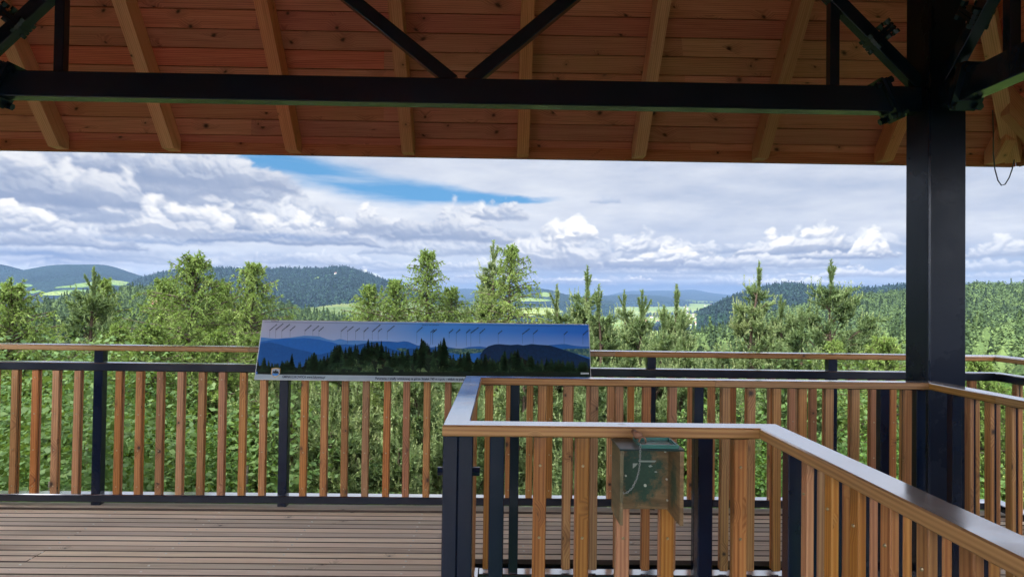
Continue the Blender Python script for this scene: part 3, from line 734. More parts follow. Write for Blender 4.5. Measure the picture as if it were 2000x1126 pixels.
# stairwell railings: timber cap directly over the slats
SP = .141
IM = slat_mesh('inner', .0, .983, (.17, .41, .65, .89), 62, t=.021, core=.009, w=.0435)
def inner_run(r, A, B, nrm, posts, spots, mit0=0, mit1=0, splits=(), aoff=0, b0=0, b1=0, im=None):
    A = np.array((*A, 0.)); B = np.array((*B, 0.)); d = (B-A); L = np.linalg.norm(d); d /= L; n = np.array((*nrm, 0.)); Z = np.array((0, 0, 1.))
    w, z0, z1, cc = IW, .988, 1.025, .004
    cuts = [aoff]+list(splits)+[L]
    for k in range(len(cuts)-1):
        m = MB(int(abs(A[0])*90+A[1]*31+k)); hw, hh = w/2, (z1-z0)/2
        pr = [(-hw+cc, -hh), (hw-cc, -hh), (hw, -hh+cc), (hw, hh-cc), (hw-cc, hh), (-hw+cc, hh), (-hw, hh-cc), (-hw, -hh+cc)]
        # more segments for an even surface
        m.prism(pr, A+d*(cuts[k]+(.0006 if k else 0))+n*hw+Z*(z0+hh), A+d*(cuts[k+1]-.0006)+n*hw+Z*(z0+hh), n, Z)
        nv = len(pr)
        if k == 0 and mit0:
            for q in range(nv): v = np.array(m.v[q]); m.v[q] = tuple(v+d*(pr[q][0]+hw)*mit0)
        if k == len(cuts)-2 and mit1:
            for q in range(nv, 2*nv): v = np.array(m.v[q]); m.v[q] = tuple(v-d*(pr[q-nv][0]+hw)*mit1)
        rail_part(r, 'handrail', m, M['railwood'])
    m = MB(71); a = A+n*.045+Z*.9855; m.bar(a+d*.03, A+d*(L-.03)+n*.045+Z*.9855, .05, .0035, (0, 0, 1)); rail_part(r, 'flat_bar', m, M['steelrail'])
    m = MB(72); m.bar(A+d*b0+n*.045+Z*-.045, A+d*(L+b1)+n*.045+Z*-.045, .086, .05, (0, 0, 1), .004)
    rail_part(r, 'bottom_rail', m, M['steelrail'])
    for s in posts:
        m = MB(73); P = A+d*s+n*.045; m.bar(P+Z*-.019, P+Z*.983, .05, .05, tuple(n), .003); rail_part(r, 'post', m, M['steel'])
    add_balusters(r, A+n*.018, d, n, spots, im or IM)
near = empty('stairwell_railing', (XA, DN, 0)); tag(near, 'nearest stairwell railing with the wet timber cap running down to the lower right', 'railing', 'railings around the stairwell')
far = empty('stairwell_railing', (XA, DI, 0)); tag(far, 'stairwell railing farther from the viewer, passing in front of the thick column', 'railing', 'railings around the stairwell')
bpy.context.view_layer.update()
def sx(px, Y, py=950): return at_y(px, py, Y)[0]
nsp = [sx(p, DN+.02)-XA for p in (1053, 1137, 1217, 1304, 1447)]
inner_run(near, (XA, DN), (XB, DN), (0, 1), [.026, sx(970, DN+.02)-XA, sx(1378, DN+.02)-XA], nsp, 1, -1, (), 0, .091, 0)
# near right run, seen from its left side; it starts at the corner and comes towards the camera
# (outer side away from the stairwell faces the viewer)
RL = 4.6
for_posts = [.16, 1.43, 2.7, 3.97]
sp_ = [.16+SP*k for k in range(1, 32) if k % 9 != 0]
inner_run(near, (XB, DN), (XB, DN-RL), (1, 0), for_posts, sp_, -1, 0, (2.9,), 0, -.09, 0)
fp = [sx(1005, DI+.03, 850)-XA, sx(1364, DI+.03, 850)-XA, sx(1727, DI+.03, 850)-XA]
fs = [fp[0]+(fp[1]-fp[0])/7*k for k in range(-3, 16)]; NB = (*IM[:3], ())
fs = [s for s in fs if s > .06 and min(abs(s-p) for p in fp) > .03 and s < XC-XA-.02]
inner_run(far, (XA, DI), (XC, DI), (0, 1), fp+[.04, XC-XA-.03], [s for s in fs if s < XC-XA-.1], -1, -1, (1.35,), .09, .091, 0, NB)
inner_run(far, (XC, DI), (XC, DI-6.1), (1, 0), [.14+1.05*k for k in range(5)], [.14+SP*k for k in range(1, 42) if k % 7.5 != 0 and min(abs(.14+SP*k-(.14+1.05*j)) for j in range(5)) > .05], -1, 0, (.50, 3.2), 0, -.09, 0, NB)
# left side run, between the two corners
inner_run(far, (XA, DN+.0), (XA, DI+IW), (1, 0), [.125], [.28+SP*k for k in range(0, 9)], 1, 1, ())
m = MB(75)
for zz in (.86,):
    m.tube([(XA-.018, DN+.055, zz), (XA+.125, DN+.055, zz)], .008, 8)
    m.tube([(XA-.018, DN+.055, zz), (XA-.002, DN+.055, zz)], .015, 6); m.tube([(XA+.102, DN+.055, zz), (XA+.125, DN+.055, zz)], .016, 6)
m2 = MB(76); m2.bar((XA+.077, DN+.045, -.019), (XA+.077, DN+.045, .983), .05, .05, (0, 1, 0), .003); rail_part(near, 'post', m2, M['steel'])
rail_part(near, 'clamp_bolt', m, M['steel'])

# ------------------------------------------------------------ land: base ground, hills and far valley (each a real sheet of terrain)
NR = np.random.default_rng(77)
def lat(n, cells, rng, octv=5, gain=.5):
    return fbm(n[0], n[1], cells[0], cells[1], rng, octv, gain)
def grid_mesh(name, X, Y, Z, attrs=None, mt=None, uvm=None):
    h, w = X.shape
    me = bpy.data.meshes.new(name); me.vertices.add(h*w)
    me.vertices.foreach_set('co', np.stack([X, Y, Z], -1).astype(np.float32).ravel())
    i = np.arange(h*w).reshape(h, w); q = np.stack([i[:-1, :-1], i[:-1, 1:], i[1:, 1:], i[1:, :-1]], -1).reshape(-1, 4)
    me.loops.add(q.size); me.loops.foreach_set('vertex_index', q.ravel().astype(np.int32))
    me.polygons.add(len(q)); me.polygons.foreach_set('loop_start', (np.arange(len(q))*4).astype(np.int32)); me.polygons.foreach_set('loop_total', np.full(len(q), 4, np.int32))
    me.update(calc_edges=True); me.polygons.foreach_set('use_smooth', np.ones(len(q), bool))
    for k, a in (attrs or {}).items():
        at = me.attributes.new(k, 'FLOAT', 'POINT'); at.data.foreach_set('value', a.astype(np.float32).ravel())
    if mt: me.materials.append(mt)
    o = bpy.data.objects.new(name, me); COL.objects.link(o); return o
def terrain_mat(name, forest, forest2, field_a, field_b, fscale, cell):
    m, t, b, o = mat(name); L = t.links.new
    tc = N(t, 'ShaderNodeTexCoord'); ob = tc.outputs['Object']; fa = N(t, 'ShaderNodeAttribute', attribute_name='field')
    n1 = noise(t, ob, fscale, 6, .65); n2 = noise(t, ob, fscale*9, 5, .7)
    vo = N(t, 'ShaderNodeTexVoronoi', feature='F1', inp={'Scale': 1/cell}); L(ob, vo.inputs['Vector'])
    vc = N(t, 'ShaderNodeSeparateColor'); L(vo.outputs['Color'], vc.inputs[0])
    f = mixc(t, ramp(t, math_(t, 'ADD', math_(t, 'MULTIPLY', n1, .6), math_(t, 'MULTIPLY', n2, .4)), [(.36, 0.0), (.64, 1.0)]), forest, forest2)
    f = mixc(t, math_(t, 'MULTIPLY', vc.outputs[0], .55), f, tuple(x*.35 for x in forest))
    # strip fields
    sv = N(t, 'ShaderNodeVectorMath', operation='MULTIPLY', inp={1: (fscale*2.0, fscale*5.0, 0)}); L(ob, sv.inputs[0])
    v2 = N(t, 'ShaderNodeTexVoronoi', feature='F1', inp={'Scale': 1.0}); L(sv.outputs[0], v2.inputs['Vector']); s2 = N(t, 'ShaderNodeSeparateColor'); L(v2.outputs['Color'], s2.inputs[0])
    g = mixc(t, s2.outputs[0], field_a, field_b)
    g = mixc(t, ramp(t, n2, [(.55, 0.0), (.75, .5)]), g, forest2)
    edge = math_(t, 'ADD', fa.outputs['Fac'], math_(t, 'MULTIPLY', math_(t, 'SUBTRACT', n2, .5), .5))
    c = mixc(t, ramp(t, edge, [(.44, 0.0), (.56, 1.0)]), f, g)
    L(c, b.inputs['Base Color']); b.inputs['Roughness'].default_value = 1.0; b.inputs['Specular IOR Level'].default_value = .08
    bp = N(t, 'ShaderNodeBump', inp={'Strength': .9, 'Distance': cell*.9}); L(math_(t, 'SUBTRACT', 1.0, vo.outputs['Distance']), bp.inputs['Height']); L(bp.outputs[0], b.inputs['Normal'])
    return m
FIELD_A, FIELD_B = (.060, .095, .026), (.115, .135, .048)
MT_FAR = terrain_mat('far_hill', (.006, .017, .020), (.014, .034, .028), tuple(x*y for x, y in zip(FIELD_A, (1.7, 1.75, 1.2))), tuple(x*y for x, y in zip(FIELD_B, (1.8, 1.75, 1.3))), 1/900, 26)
MT_MID = terrain_mat('wooded_hill', (.010, .028, .018), (.026, .060, .028), FIELD_A, FIELD_B, 1/260, 11)
MT_NEAR = terrain_mat('forest_floor', (.018, .035, .013), (.045, .08, .026), (.065, .105, .022), (.09, .13, .035), 1/60, 5)
SHEETS = {}
def sheet(name, crest, foot, mt, n=(70, 160), relief=.12, power=.8, fields=None, seed=1, jag=0.0, back=1.0, lift=0.0):
    """crest/foot: lists of (px, py, distance); fields(px, v) -> 0..1"""
    rng = np.random.default_rng(seed)
    x0, x1 = crest[0][0], crest[-1][0]; nv, nu = n
    px = np.linspace(x0, x1, nu); c = np.array(crest, float); f = np.array(foot, float)
    cy, cd = np.interp(px, c[:, 0], c[:, 1])+lift, np.interp(px, c[:, 0], c[:, 2]); fy, fd = np.interp(px, f[:, 0], f[:, 1]), np.interp(px, f[:, 0], f[:, 2])
    k = np.array([1, 2, 3, 2, 1])/9.
    if nu > 60: cy = np.convolve(np.pad(cy, 2, 'edge'), k, 'valid')
    nb = 8; V = np.concatenate([np.linspace(-.15, 0, 4)[:-1], np.linspace(0, 1, nv), 1+np.linspace(0, .6, nb+1)[1:]])
    h, w = len(V), nu
    X = np.zeros((h, w)); Y = np.zeros((h, w)); Z = np.zeros((h, w))
    rel = fbm(h, w, 5, max(4, int(nu/14)), rng, 6, .5); rel2 = fbm(h, w, max(3, h//3), max(4, nu//3), rng, 3, .5)
    for j, v in enumerate(V):
        vc = min(max(v, 0), 1)
        D = fd+(cd-fd)*v; py = fy+(cy-fy)*(vc**power)
        for i in range(w):
            p = at_dist(px[i], py[i], D[i]); X[j, i], Y[j, i], Z[j, i] = p
        if v < 0: Z[j] -= (fd*.03+12)*(-v/.15)**1.0
        if v > 1: Z[j] -= (cd-fd)*.35*back*((v-1)*1.6)**1.2*1.3
    env = np.clip(np.sin(np.clip(V, 0, 1)*math.pi), 0, 1)[:, None]
    span = (Z[V.searchsorted(1.0)-0]-Z[3])[None, :]
    Z = Z+rel*env*np.maximum(np.abs(span), 8)*relief+rel2*env*np.maximum(np.abs(span), 8)*relief*.25
    if jag: Z += (rng.random((1, w))*jag)*np.clip(1-np.abs(V-1)*8, 0, 1)[:, None]
    fld = np.zeros((h, w))
    if fields:
        for j, v in enumerate(V):
            for i in range(w): fld[j, i] = fields(px[i], v)
    o = grid_mesh(name, X, Y, Z, {'field': fld}, mt); o['kind'] = 'structure'
    SHEETS[id(o)] = None
    return dict(o=o, X=X, Y=Y, Z=Z, V=V, px=px, f=fld)
def blob(cx, cv, rx, rv):
    return lambda px, v: max(0., 1.15-((px-cx)/rx)**2-((v-cv)/rv)**2)
def union(*fs): return lambda px, v: min(1., max(f(px, v) for f in fs))
NF = np.random.default_rng(5); FG = fbm(400, 400, 40, 26, NF, 5, .55)
def patchy(lo, amt=1.0): return lambda px, v: float(np.clip(.5+(FG[int(v*140) % 400, int(px/6+100) % 400]-lo)*3, 0, 1))*amt
# base ground under everything: falls away from the tower into the valley, reaching the horizon
def base_z(x, y):
    r = np.hypot(x, y); a = np.arctan2(x, y)
    right = np.clip((a-.15)/.4, 0, 1)
    near_ = -14-np.minimum(r, 60)*.09-np.clip(r-60, 0, 400)*(.105-.06*right)
    return np.maximum(near_-np.clip(r-460, 0, 5000)*.035, -260)
gr = np.concatenate([np.linspace(0, 60, 14), np.geomspace(66, 90000, 70)]); ga_ = np.linspace(-math.pi, math.pi, 241)
RR, AA = np.meshgrid(gr, ga_, indexing='ij')
GX, GY = RR*np.sin(AA), RR*np.cos(AA); GZ = base_z(GX, GY)
ground = grid_mesh('ground', GX, GY, GZ, {'field': np.where(RR > 3500, .6, .0)*np.ones_like(GX)}, MT_NEAR); ground['kind'] = 'structure'

# far mountains
sheet('hill', [(-1300, 590, 7800), (-900, 560, 7800), (-500, 520, 7800), (-200, 505, 7800), (-60, 507, 7800), (0, 515, 7800), (20, 519, 7800), (44, 527, 7800), (120, 545, 7800), (300, 560, 7800)],
      [(-1300, 600, 7200), (-900, 585, 7200), (300, 580, 7200)], MT_FAR, (24, 110), .1, seed=3)
sheet('hill', [(1040, 580, 17000), (1150, 579, 17000), (1185, 577, 17000), (1208, 571, 17000), (1232, 567.5, 17000), (1255, 567.5, 17000), (1290, 567, 17000), (1325, 567, 17000), (1345, 565, 17000), (1362, 566, 17000), (1385, 571, 17000), (1410, 574, 17000), (1500, 580, 17000), (1600, 584, 17000)],
      [(1040, 582, 12500), (1600, 588, 12500)], MT_FAR, (24, 130), .05, seed=4)
sheet('hill', [(820, 575, 14000), (880, 566, 14000), (905, 563, 14000), (925, 564, 14000), (960, 569, 14000), (1010, 578, 14000)], [(820, 582, 11000), (1010, 582, 11000)], MT_FAR, (16, 60), .05, seed=5)
# dark wooded ridge before the far mountain
sheet('hill', [(1120, 582, 9500), (1150, 580, 9500), (1190, 577, 9500), (1220, 574.5, 9500), (1240, 575, 9500), (1290, 578, 9500), (1320, 583, 9500), (1345, 587, 9500)], [(1120, 586, 8300), (1345, 589, 8300)], MT_FAR, (18, 90), .08, seed=6, jag=8)
# left hill with meadows on its flank
hillL = sheet('hill', [(-2600, 600, 7000), (-1700, 560, 7000), (-900, 535, 7000), (-400, 545, 7000), (-120, 548, 7000), (-60, 540, 7000), (0, 533, 7000), (55, 526, 7000), (90, 518, 7000), (115, 515.5, 7000), (160, 517, 7000), (195, 515, 7000), (215, 516, 7000), (232, 523, 7000), (250, 531, 7000), (272, 537.5, 7000), (300, 545, 7000), (400, 556, 7000), (520, 575, 7000)],
      [(-2600, 640, 4300), (-900, 590, 4300), (0, 582, 4300), (60, 592, 4300), (300, 572, 4600), (520, 590, 4600)], MT_FAR, (60, 200), .16, .9,
      union(blob(195, .40, 65, .07), blob(150, .30, 55, .05), blob(228, .66, 7, .07), blob(240, .50, 40, .06), blob(65, .27, 20, .05), blob(20, .35, 40, .05), blob(250, .36, 60, .06), blob(45, .45, 24, .04), blob(130, .18, 60, .05), lambda p, v: patchy(.55)(p, v) if v < .45 else 0), seed=7)
# big wooded hill left of the centre
hillC = sheet('hill', [(230, 562, 4300), (272, 541, 4300), (310, 530, 4200), (345, 523, 4200), (370, 519, 4100), (420, 519, 4100), (480, 520.5, 4000), (520, 521, 4000), (560, 519.5, 4000), (590, 520, 4000), (625, 521.5, 3900), (640, 518, 3900), (665, 518, 3900), (690, 521.5, 3900), (720, 531, 3800), (750, 543, 3700), (775, 552, 3600), (800, 562, 3500), (840, 578, 3400), (900, 596, 3300)],
      [(230, 600, 2500), (560, 594, 2300), (600, 600, 2200), (680, 585, 2300), (760, 582, 2400), (900, 604, 2500)], MT_MID, (90, 300), .22, .75,
      union(blob(634, .80, 14, .045), blob(618, .66, 7, .02), blob(652, .655, 8, .02), blob(300, .3, 25, .1)), seed=8, lift=5)
# valley floor: fields, hedges and hamlets
def vf(px, v):
    a = patchy(-.22)(px, v)
    if 940 < px < 1110 and v < .35: a *= .25
    return a
valley = sheet('valley', [(300, 590, 11500), (1000, 584, 11500), (1100, 584, 11500), (1420, 586, 10500), (1500, 590, 9800), (1800, 594, 9800)],
      [(300, 690, 1500), (1800, 690, 1500)], MT_FAR, (150, 260), .05, .42, vf, seed=9, back=.1)
# low hill with a meadow to the right of the big larch
sheet('hill', [(880, 592, 6500), (960, 572, 6500), (1000, 561, 6500), (1040, 562, 6500), (1075, 566, 6500), (1100, 574, 6500), (1120, 577, 6500), (1160, 582, 6500), (1200, 588, 6500)], [(880, 593, 4800), (1200, 594, 4800)], MT_FAR, (30, 90), .1, .8,
      union(blob(1066, .6, 12, .22), blob(1030, .2, 60, .12), lambda p, v: patchy(.2)(p, v)), seed=10, jag=6)
# meadow slope below the big hill
sheet('meadow', [(520, 592, 2500), (560, 594, 2450), (600, 592, 2450), (660, 586.5, 2400), (720, 586, 2400), (800, 590, 2400), (900, 600, 2400)], [(520, 640, 1250), (900, 650, 1250)], MT_MID, (50, 150), .04, .8,
      lambda p, v: 1.0 if not (blob(585, .8, 14, .3)(p, v) > .1 or blob(635, .55, 10, .08)(p, v) > .2 or blob(622, .50, 6, .06)(p, v) > .2 or blob(700, .95, 60, .04)(p, v) > 0) else .0, seed=12)
# right wooded hill
hillR = sheet('hill', [(1360, 612, 2300), (1385, 600, 2400), (1410, 585, 2500), (1440, 572, 2600), (1470, 561, 2700), (1500, 553, 2700), (1535, 549.5, 2700), (1570, 552, 2700), (1590, 556, 2700), (1620, 558, 2700), (1650, 559.5, 2700), (1700, 559, 2700), (1740, 556, 2700), (1775, 553, 2700), (1850, 552, 2700), (1950, 560, 2700), (2150, 575, 2700), (2500, 600, 2700)],
      [(1360, 616, 1900), (1430, 612, 1600), (1500, 640, 1300), (2500, 680, 1200)], MT_MID, (90, 260), .14, .75,
      union(blob(1478, .40, 11, .10), blob(1440, .05, 30, .05)), seed=13, lift=7)
# nearer wooded slope on the right, filling the lower right of the view
hillN = sheet('hill', [(1330, 665, 700), (1400, 648, 760), (1470, 625, 800), (1530, 607, 850), (1580, 598, 880), (1640, 586, 920), (1700, 576, 960), (1775, 569, 1000), (1830, 563, 1000), (1900, 556, 1000), (1950, 556, 1000), (2010, 558, 1000), (2100, 556, 1000), (2300, 550, 1000), (2700, 560, 1000)],
      [(1330, 705, 230), (1600, 722, 200), (2700, 735, 190)], MT_NEAR, (90, 200), .05, .85, None, seed=14, lift=8)
# wooded ridge on the left with a small meadow
hillW = sheet('hill', [(-1900, 690, 600), (-700, 640, 700), (-100, 622, 760), (0, 606, 780), (60, 592, 800), (110, 578, 830), (150, 567, 860), (200, 557, 900), (250, 552, 930), (300, 551, 950), (350, 553, 950), (420, 562, 900), (500, 578, 800), (560, 592, 740), (600, 600, 700), (660, 612, 640), (720, 624, 600), (780, 640, 560), (860, 655, 520)],
      [(-1900, 760, 200), (-700, 720, 200), (100, 705, 210), (450, 700, 220), (860, 716, 240)], MT_NEAR, (80, 220), .04, .85,
      lambda p, v: 1.0 if (abs(v-(.62+(p-265)*.0016)) < .045 and 225 < p < 420) else 0, seed=15, lift=16)
# middle ground between them
hillM = sheet('hill', [(640, 668, 520), (800, 664, 560), (1000, 662, 620), (1200, 672, 600), (1340, 668, 640), (1480, 655, 760), (1560, 658, 760)], [(640, 715, 210), (1560, 725, 210)], MT_NEAR, (40, 150), .06, .85, None, seed=16)

# ------------------------------------------------------------ woods as masses of crowns
def leafy_mat(name, cols, trans=.25, rough=.7):
    m, t, b, o = mat(name); L = t.links.new
    at = N(t, 'ShaderNodeAttribute', attribute_name='tint'); oi = N(t, 'ShaderNodeObjectInfo')
    f = math_(t, 'ADD', at.outputs['Fac'], math_(t, 'MULTIPLY_ADD', oi.outputs['Random'], .26, -.13))
    c = ramp(t, f, [(i/(len(cols)-1), cc) for i, cc in enumerate(cols)])
    L(c, b.inputs['Base Color']); b.inputs['Roughness'].default_value = rough; b.inputs['Specular IOR Level'].default_value = .25
    if trans:
        tr = N(t, 'ShaderNodeBsdfTranslucent'); mxn = N(t, 'ShaderNodeMixShader', inp={0: trans})
        tc = mixc(t, .5, c, (.16, .22, .02)); L(tc, tr.inputs[0]); L(b.outputs[0], mxn.inputs[1]); L(tr.outputs[0], mxn.inputs[2]); L(mxn.outputs[0], o.inputs[0])
    return m
def tri_mesh(name, co, tint, mt, per=3):
    """co: (n, per, 3)"""
    n = len(co); me = bpy.data.meshes.new(name); me.vertices.add(n*per); me.vertices.foreach_set('co', co.astype(np.float32).ravel())
    me.loops.add(n*per); me.loops.foreach_set('vertex_index', np.arange(n*per, dtype=np.int32)); me.polygons.add(n)
    me.polygons.foreach_set('loop_start', (np.arange(n)*per).astype(np.int32)); me.polygons.foreach_set('loop_total', np.full(n, per, np.int32))
    me.update(calc_edges=True)
    at = me.attributes.new('tint', 'FLOAT', 'FACE'); at.data.foreach_set('value', tint.astype(np.float32)); me.materials.append(mt); return me
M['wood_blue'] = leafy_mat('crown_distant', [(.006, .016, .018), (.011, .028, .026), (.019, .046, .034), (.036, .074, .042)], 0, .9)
M['wood_far'] = leafy_mat('crown_far', [(.016, .030, .012), (.032, .056, .018), (.056, .090, .026), (.085, .125, .036)], 0, .9)
def crowns(name, S, dens, size, nq, label, mt, seed, vlo=-.1, vhi=1.02, conifer=.25, keep=None, qs=.34, tshift=0.0):
    """scatter crowns over sheet S; each crown is nq leafy cards on a domed shell round a closed core"""
    rng = np.random.default_rng(seed); X, Y, Z, V = S['X'], S['Y'], S['Z'], S['V']; h, w = X.shape
    ax = (X[1:, :-1]-X[:-1, :-1])*(Y[:-1, 1:]-Y[:-1, :-1])-(Y[1:, :-1]-Y[:-1, :-1])*(X[:-1, 1:]-X[:-1, :-1])
    ok = ((V[:-1] >= vlo) & (V[:-1] <= vhi))[:, None]
    lam = np.abs(ax)*ok/(dens**2); cnt = rng.poisson(lam); jj, ii = np.nonzero(cnt); rep = cnt[jj, ii]; jj = np.repeat(jj, rep); ii = np.repeat(ii, rep); n = len(jj)
    a, b = rng.random(n), rng.random(n)
    bl = lambda A: A[jj, ii]*(1-a)*(1-b)+A[jj+1, ii]*a*(1-b)+A[jj, ii+1]*(1-a)*b+A[jj+1, ii+1]*a*b
    P = np.stack([bl(X), bl(Y), bl(Z)], -1); fl = bl(S['f']); px = S['px'][ii]; k = fl < .35
    if keep is not None: k &= keep(px, V[jj], rng)
    P = P[k]; n = len(P)
    con = rng.random(n) < conifer; sz = size*rng.uniform(.65, 1.3, n)
    r = np.where(con, sz*.36, sz*.55); hh = np.where(con, sz*1.9, sz*1.15)
    base = P.copy(); base[:, 2] += np.where(con, .0, sz*.1)
    shade = np.clip(rng.normal(.5, .2, n)-con*.28+tshift, 0, 1)
    # cards
    th = rng.uniform(0, 2*math.pi, (n, nq)); u = rng.random((n, nq))
    t = u**.8
    rr = np.where(con[:, None], r[:, None]*(1-t)*1.0+.02, r[:, None]*np.sqrt(np.clip(1-(t*1.05-.25)**2*1.1, .02, 1)))
    cx = base[:, 0, None]+rr*np.cos(th); cyy = base[:, 1, None]+rr*np.sin(th); cz = base[:, 2, None]+hh[:, None]*t
    C = np.stack([cx, cyy, cz], -1)
    nrm = np.stack([np.cos(th), np.sin(th), np.where(con[:, None], .5, (t-.15)*1.6)], -1)+rng.normal(0, .45, (n, nq, 3)); nrm /= np.linalg.norm(nrm, axis=-1, keepdims=True)
    rv = rng.normal(0, 1, (n, nq, 3)); e1 = np.cross(nrm, rv); e1 /= np.linalg.norm(e1, axis=-1, keepdims=True); e2 = np.cross(nrm, e1)
    s = (sz*qs*.62)[:, None, None]*rng.uniform(.6, 1.2, (n, nq, 1))
    q = np.stack([C+e1*s, C+e2*s*.8-e1*s*.3, C-e2*s*.8-e1*s*.3], 2).reshape(-1, 3, 3)
    tint = np.clip(shade[:, None]+rng.normal(0, .09, (n, nq))+(t-.5)*.1, 0, 1).reshape(-1)
    # core: 5-sided double cone
    ang = np.arange(5)/5*2*math.pi
    ring = np.stack([base[:, None, 0]+r[:, None]*.86*np.cos(ang), base[:, None, 1]+r[:, None]*.86*np.sin(ang), np.repeat((base[:, 2]+hh*np.where(con, .08, .42))[:, None], 5, 1)], -1)
    top = base+np.stack([np.zeros(n), np.zeros(n), hh*.93], -1); bot = base-np.array((0, 0, 1.))*sz[:, None]*.3
    tr = []
    for q5 in range(5):
        j5 = (q5+1) % 5; tr.append(np.stack([ring[:, q5], ring[:, j5], top], 1)); tr.append(np.stack([ring[:, j5], ring[:, q5], bot], 1))
    core = np.stack(tr, 1).reshape(-1, 3, 3); ct = np.repeat(np.clip(shade-.12, 0, 1), 10)
    me = tri_mesh(name, np.concatenate([q, core]), np.concatenate([tint, ct]), mt)
    o = bpy.data.objects.new(name, me); COL.objects.link(o); tag(o, label, 'woodland', None, 'stuff'); print(name, n, len(q)+len(core)); return o
crowns('forest', hillN, 5.2, 6.6, 230, 'leafy crowns at the near foot of the right hand slope', M['wood_far'], 30, conifer=.1, tshift=.08, qs=.10, vhi=.32)
crowns('forest', hillN, 5.6, 6.6, 60, 'dense green wood covering the near slope right of the thick column', M['wood_far'], 31, conifer=.12, tshift=.08, qs=.22, vlo=.32)
crowns('forest', hillW, 5.2, 5.2, 44, 'mixed dark wood on the ridge behind the larches at the left', M['wood_far'], 32, conifer=.45, qs=.24)
crowns('forest', hillM, 5.6, 6.0, 110, 'wood on the middle slope behind the young pines', M['wood_far'], 33, conifer=.3, qs=.15)
crowns('forest', hillR, 10, 8.5, 14, 'blue green wood over the rounded hill left of the column', M['wood_blue'], 34, conifer=.5, qs=.5)
crowns('forest', hillC, 13, 9, 10, 'blue green wood over the broad hill at the centre left', M['wood_blue'], 35, conifer=.4, qs=.5)
FH = valley
def hedge_keep(px, v, rng):
    return (rng.random(len(px)) < .3)
crowns('hedgerow', dict(X=valley['X'], Y=valley['Y'], Z=valley['Z'], V=valley['V'], px=valley['px'], f=np.where((valley['f'] < .42), 0, 1.)), 46, 22, 8, 'scattered copses and hedges among the valley fields', M['wood_blue'], 36, conifer=.2, vlo=0, vhi=.9, qs=.6)

# small houses scattered in the valley and on the hills
def house_proto():
    r = empty('house')
    m = MB(91); m.box(-5, 5, -4, 4, -3, 4.2, 0, 2); m.build('wall', plain('house_wall', (.75, .72, .66), .8), r)
    rf = MB(92); rf.prism([(-5.6, 4.2), (5.6, 4.2), (0, 8.2)], (0, -5, 0), (0, 5, 0), (1, 0, 0), (0, 0, 1)); rf.build('roof', plain('house_roof', (.30, .14, .10), .8), r)
    return r
hp = house_proto(); hr = random.Random(4); first = True
HS = [(640, 534, hillC), (655, 543, hillC)]
def surf(S, px, v):
    i = int(np.clip(np.searchsorted(S['px'], px), 1, len(S['px'])-1)); j = int(np.clip(np.searchsorted(S['V'], v), 1, len(S['V'])-1)); return S['X'][j, i], S['Y'][j, i], S['Z'][j, i]
spots = [(hillC, 618, .80, .9, 'white farmhouse left of the clearing high on the central hill'), (hillC, 655, .655, 1.1, 'white house below the clearing on the central hill'),
         (hillW, 300, .68, 1.0, 'pale house at the edge of the small meadow on the left ridge')]
for k in range(60):
    px = hr.choice([hr.uniform(1045, 1130), hr.uniform(1150, 1300), hr.uniform(1280, 1420), hr.uniform(1330, 1345)]); v = hr.choice([hr.uniform(.35, .8), hr.uniform(.2, .5)])
    spots.append((valley, px, v, hr.uniform(1.0, 1.9), None))
for S, px, v, sc_, lb in spots:
    o = hp if first else copy_tree(hp); first = False
    p = surf(S, px, v); o.location = p; o.rotation_euler = (0, 0, hr.uniform(0, 3)); o.scale = (sc_,)*3
    HZ_ = 'just right of the big dark larch' if px < 1090 else ('behind the candle pines' if px < 1200 else ('left of the round topped pine' if px < 1300 else ('right of the round topped pine' if px < 1380 else 'near the foot of the rounded right hill')))
    tag(o, lb or f"tiny pale {'nearer' if v < .45 else 'distant'} valley house {HZ_}", 'house', 'houses scattered in the valley' if lb is None else None)

# air
def haze():
    m = bpy.data.materials.new('air'); m.use_nodes = True; t = m.node_tree; t.nodes.clear()
    v = N(t, 'ShaderNodeVolumePrincipled'); v.inputs['Color'].default_value = (.17, .265, .43, 1); v.inputs['Density'].default_value = 0.000065; v.inputs['Anisotropy'].default_value = .0
    o = N(t, 'ShaderNodeOutputMaterial'); t.links.new(v.outputs[0], o.inputs['Volume'])
    b = MB(99); S = 22000; b.box(-S, S, -S, S, -470, 505, 0, 2)
    h = b.build('haze', m); h['kind'] = 'stuff'
if 0.000065 > 0: haze()

# ------------------------------------------------------------ near trees
M['larch'] = leafy_mat('larch_needles', [(.055, .095, .020), (.115, .180, .036), (.185, .265, .060), (.28, .36, .10)], .38)
M['pine'] = leafy_mat('pine_needles', [(.035, .062, .024), (.080, .125, .045), (.145, .200, .075), (.27, .31, .13)], .30)
M['leaf'] = leafy_mat('broad_leaves', [(.035, .085, .014), (.070, .150, .022), (.115, .215, .034), (.190, .300, .060)], .42, .55)
M['leaf_dark'] = leafy_mat('dark_leaves', [(.022, .050, .014), (.045, .095, .022), (.080, .140, .034), (.14, .20, .06)], .3, .6)
M['spruce'] = leafy_mat('dark_needles', [(.020, .040, .018), (.038, .070, .028), (.060, .100, .036), (.10, .145, .05)], .25)
M['bark'] = plain('bark', (.075, .056, .042), .95, 0, .2); M['pinebark'] = plain('pine_bark', (.085, .058, .040), .95, 0, .2); M['twig'] = plain('pale_bark', (.16, .14, .11), .95, 0, .2)
def unit(a): return a/np.maximum(np.linalg.norm(a, axis=-1, keepdims=True), 1e-9)
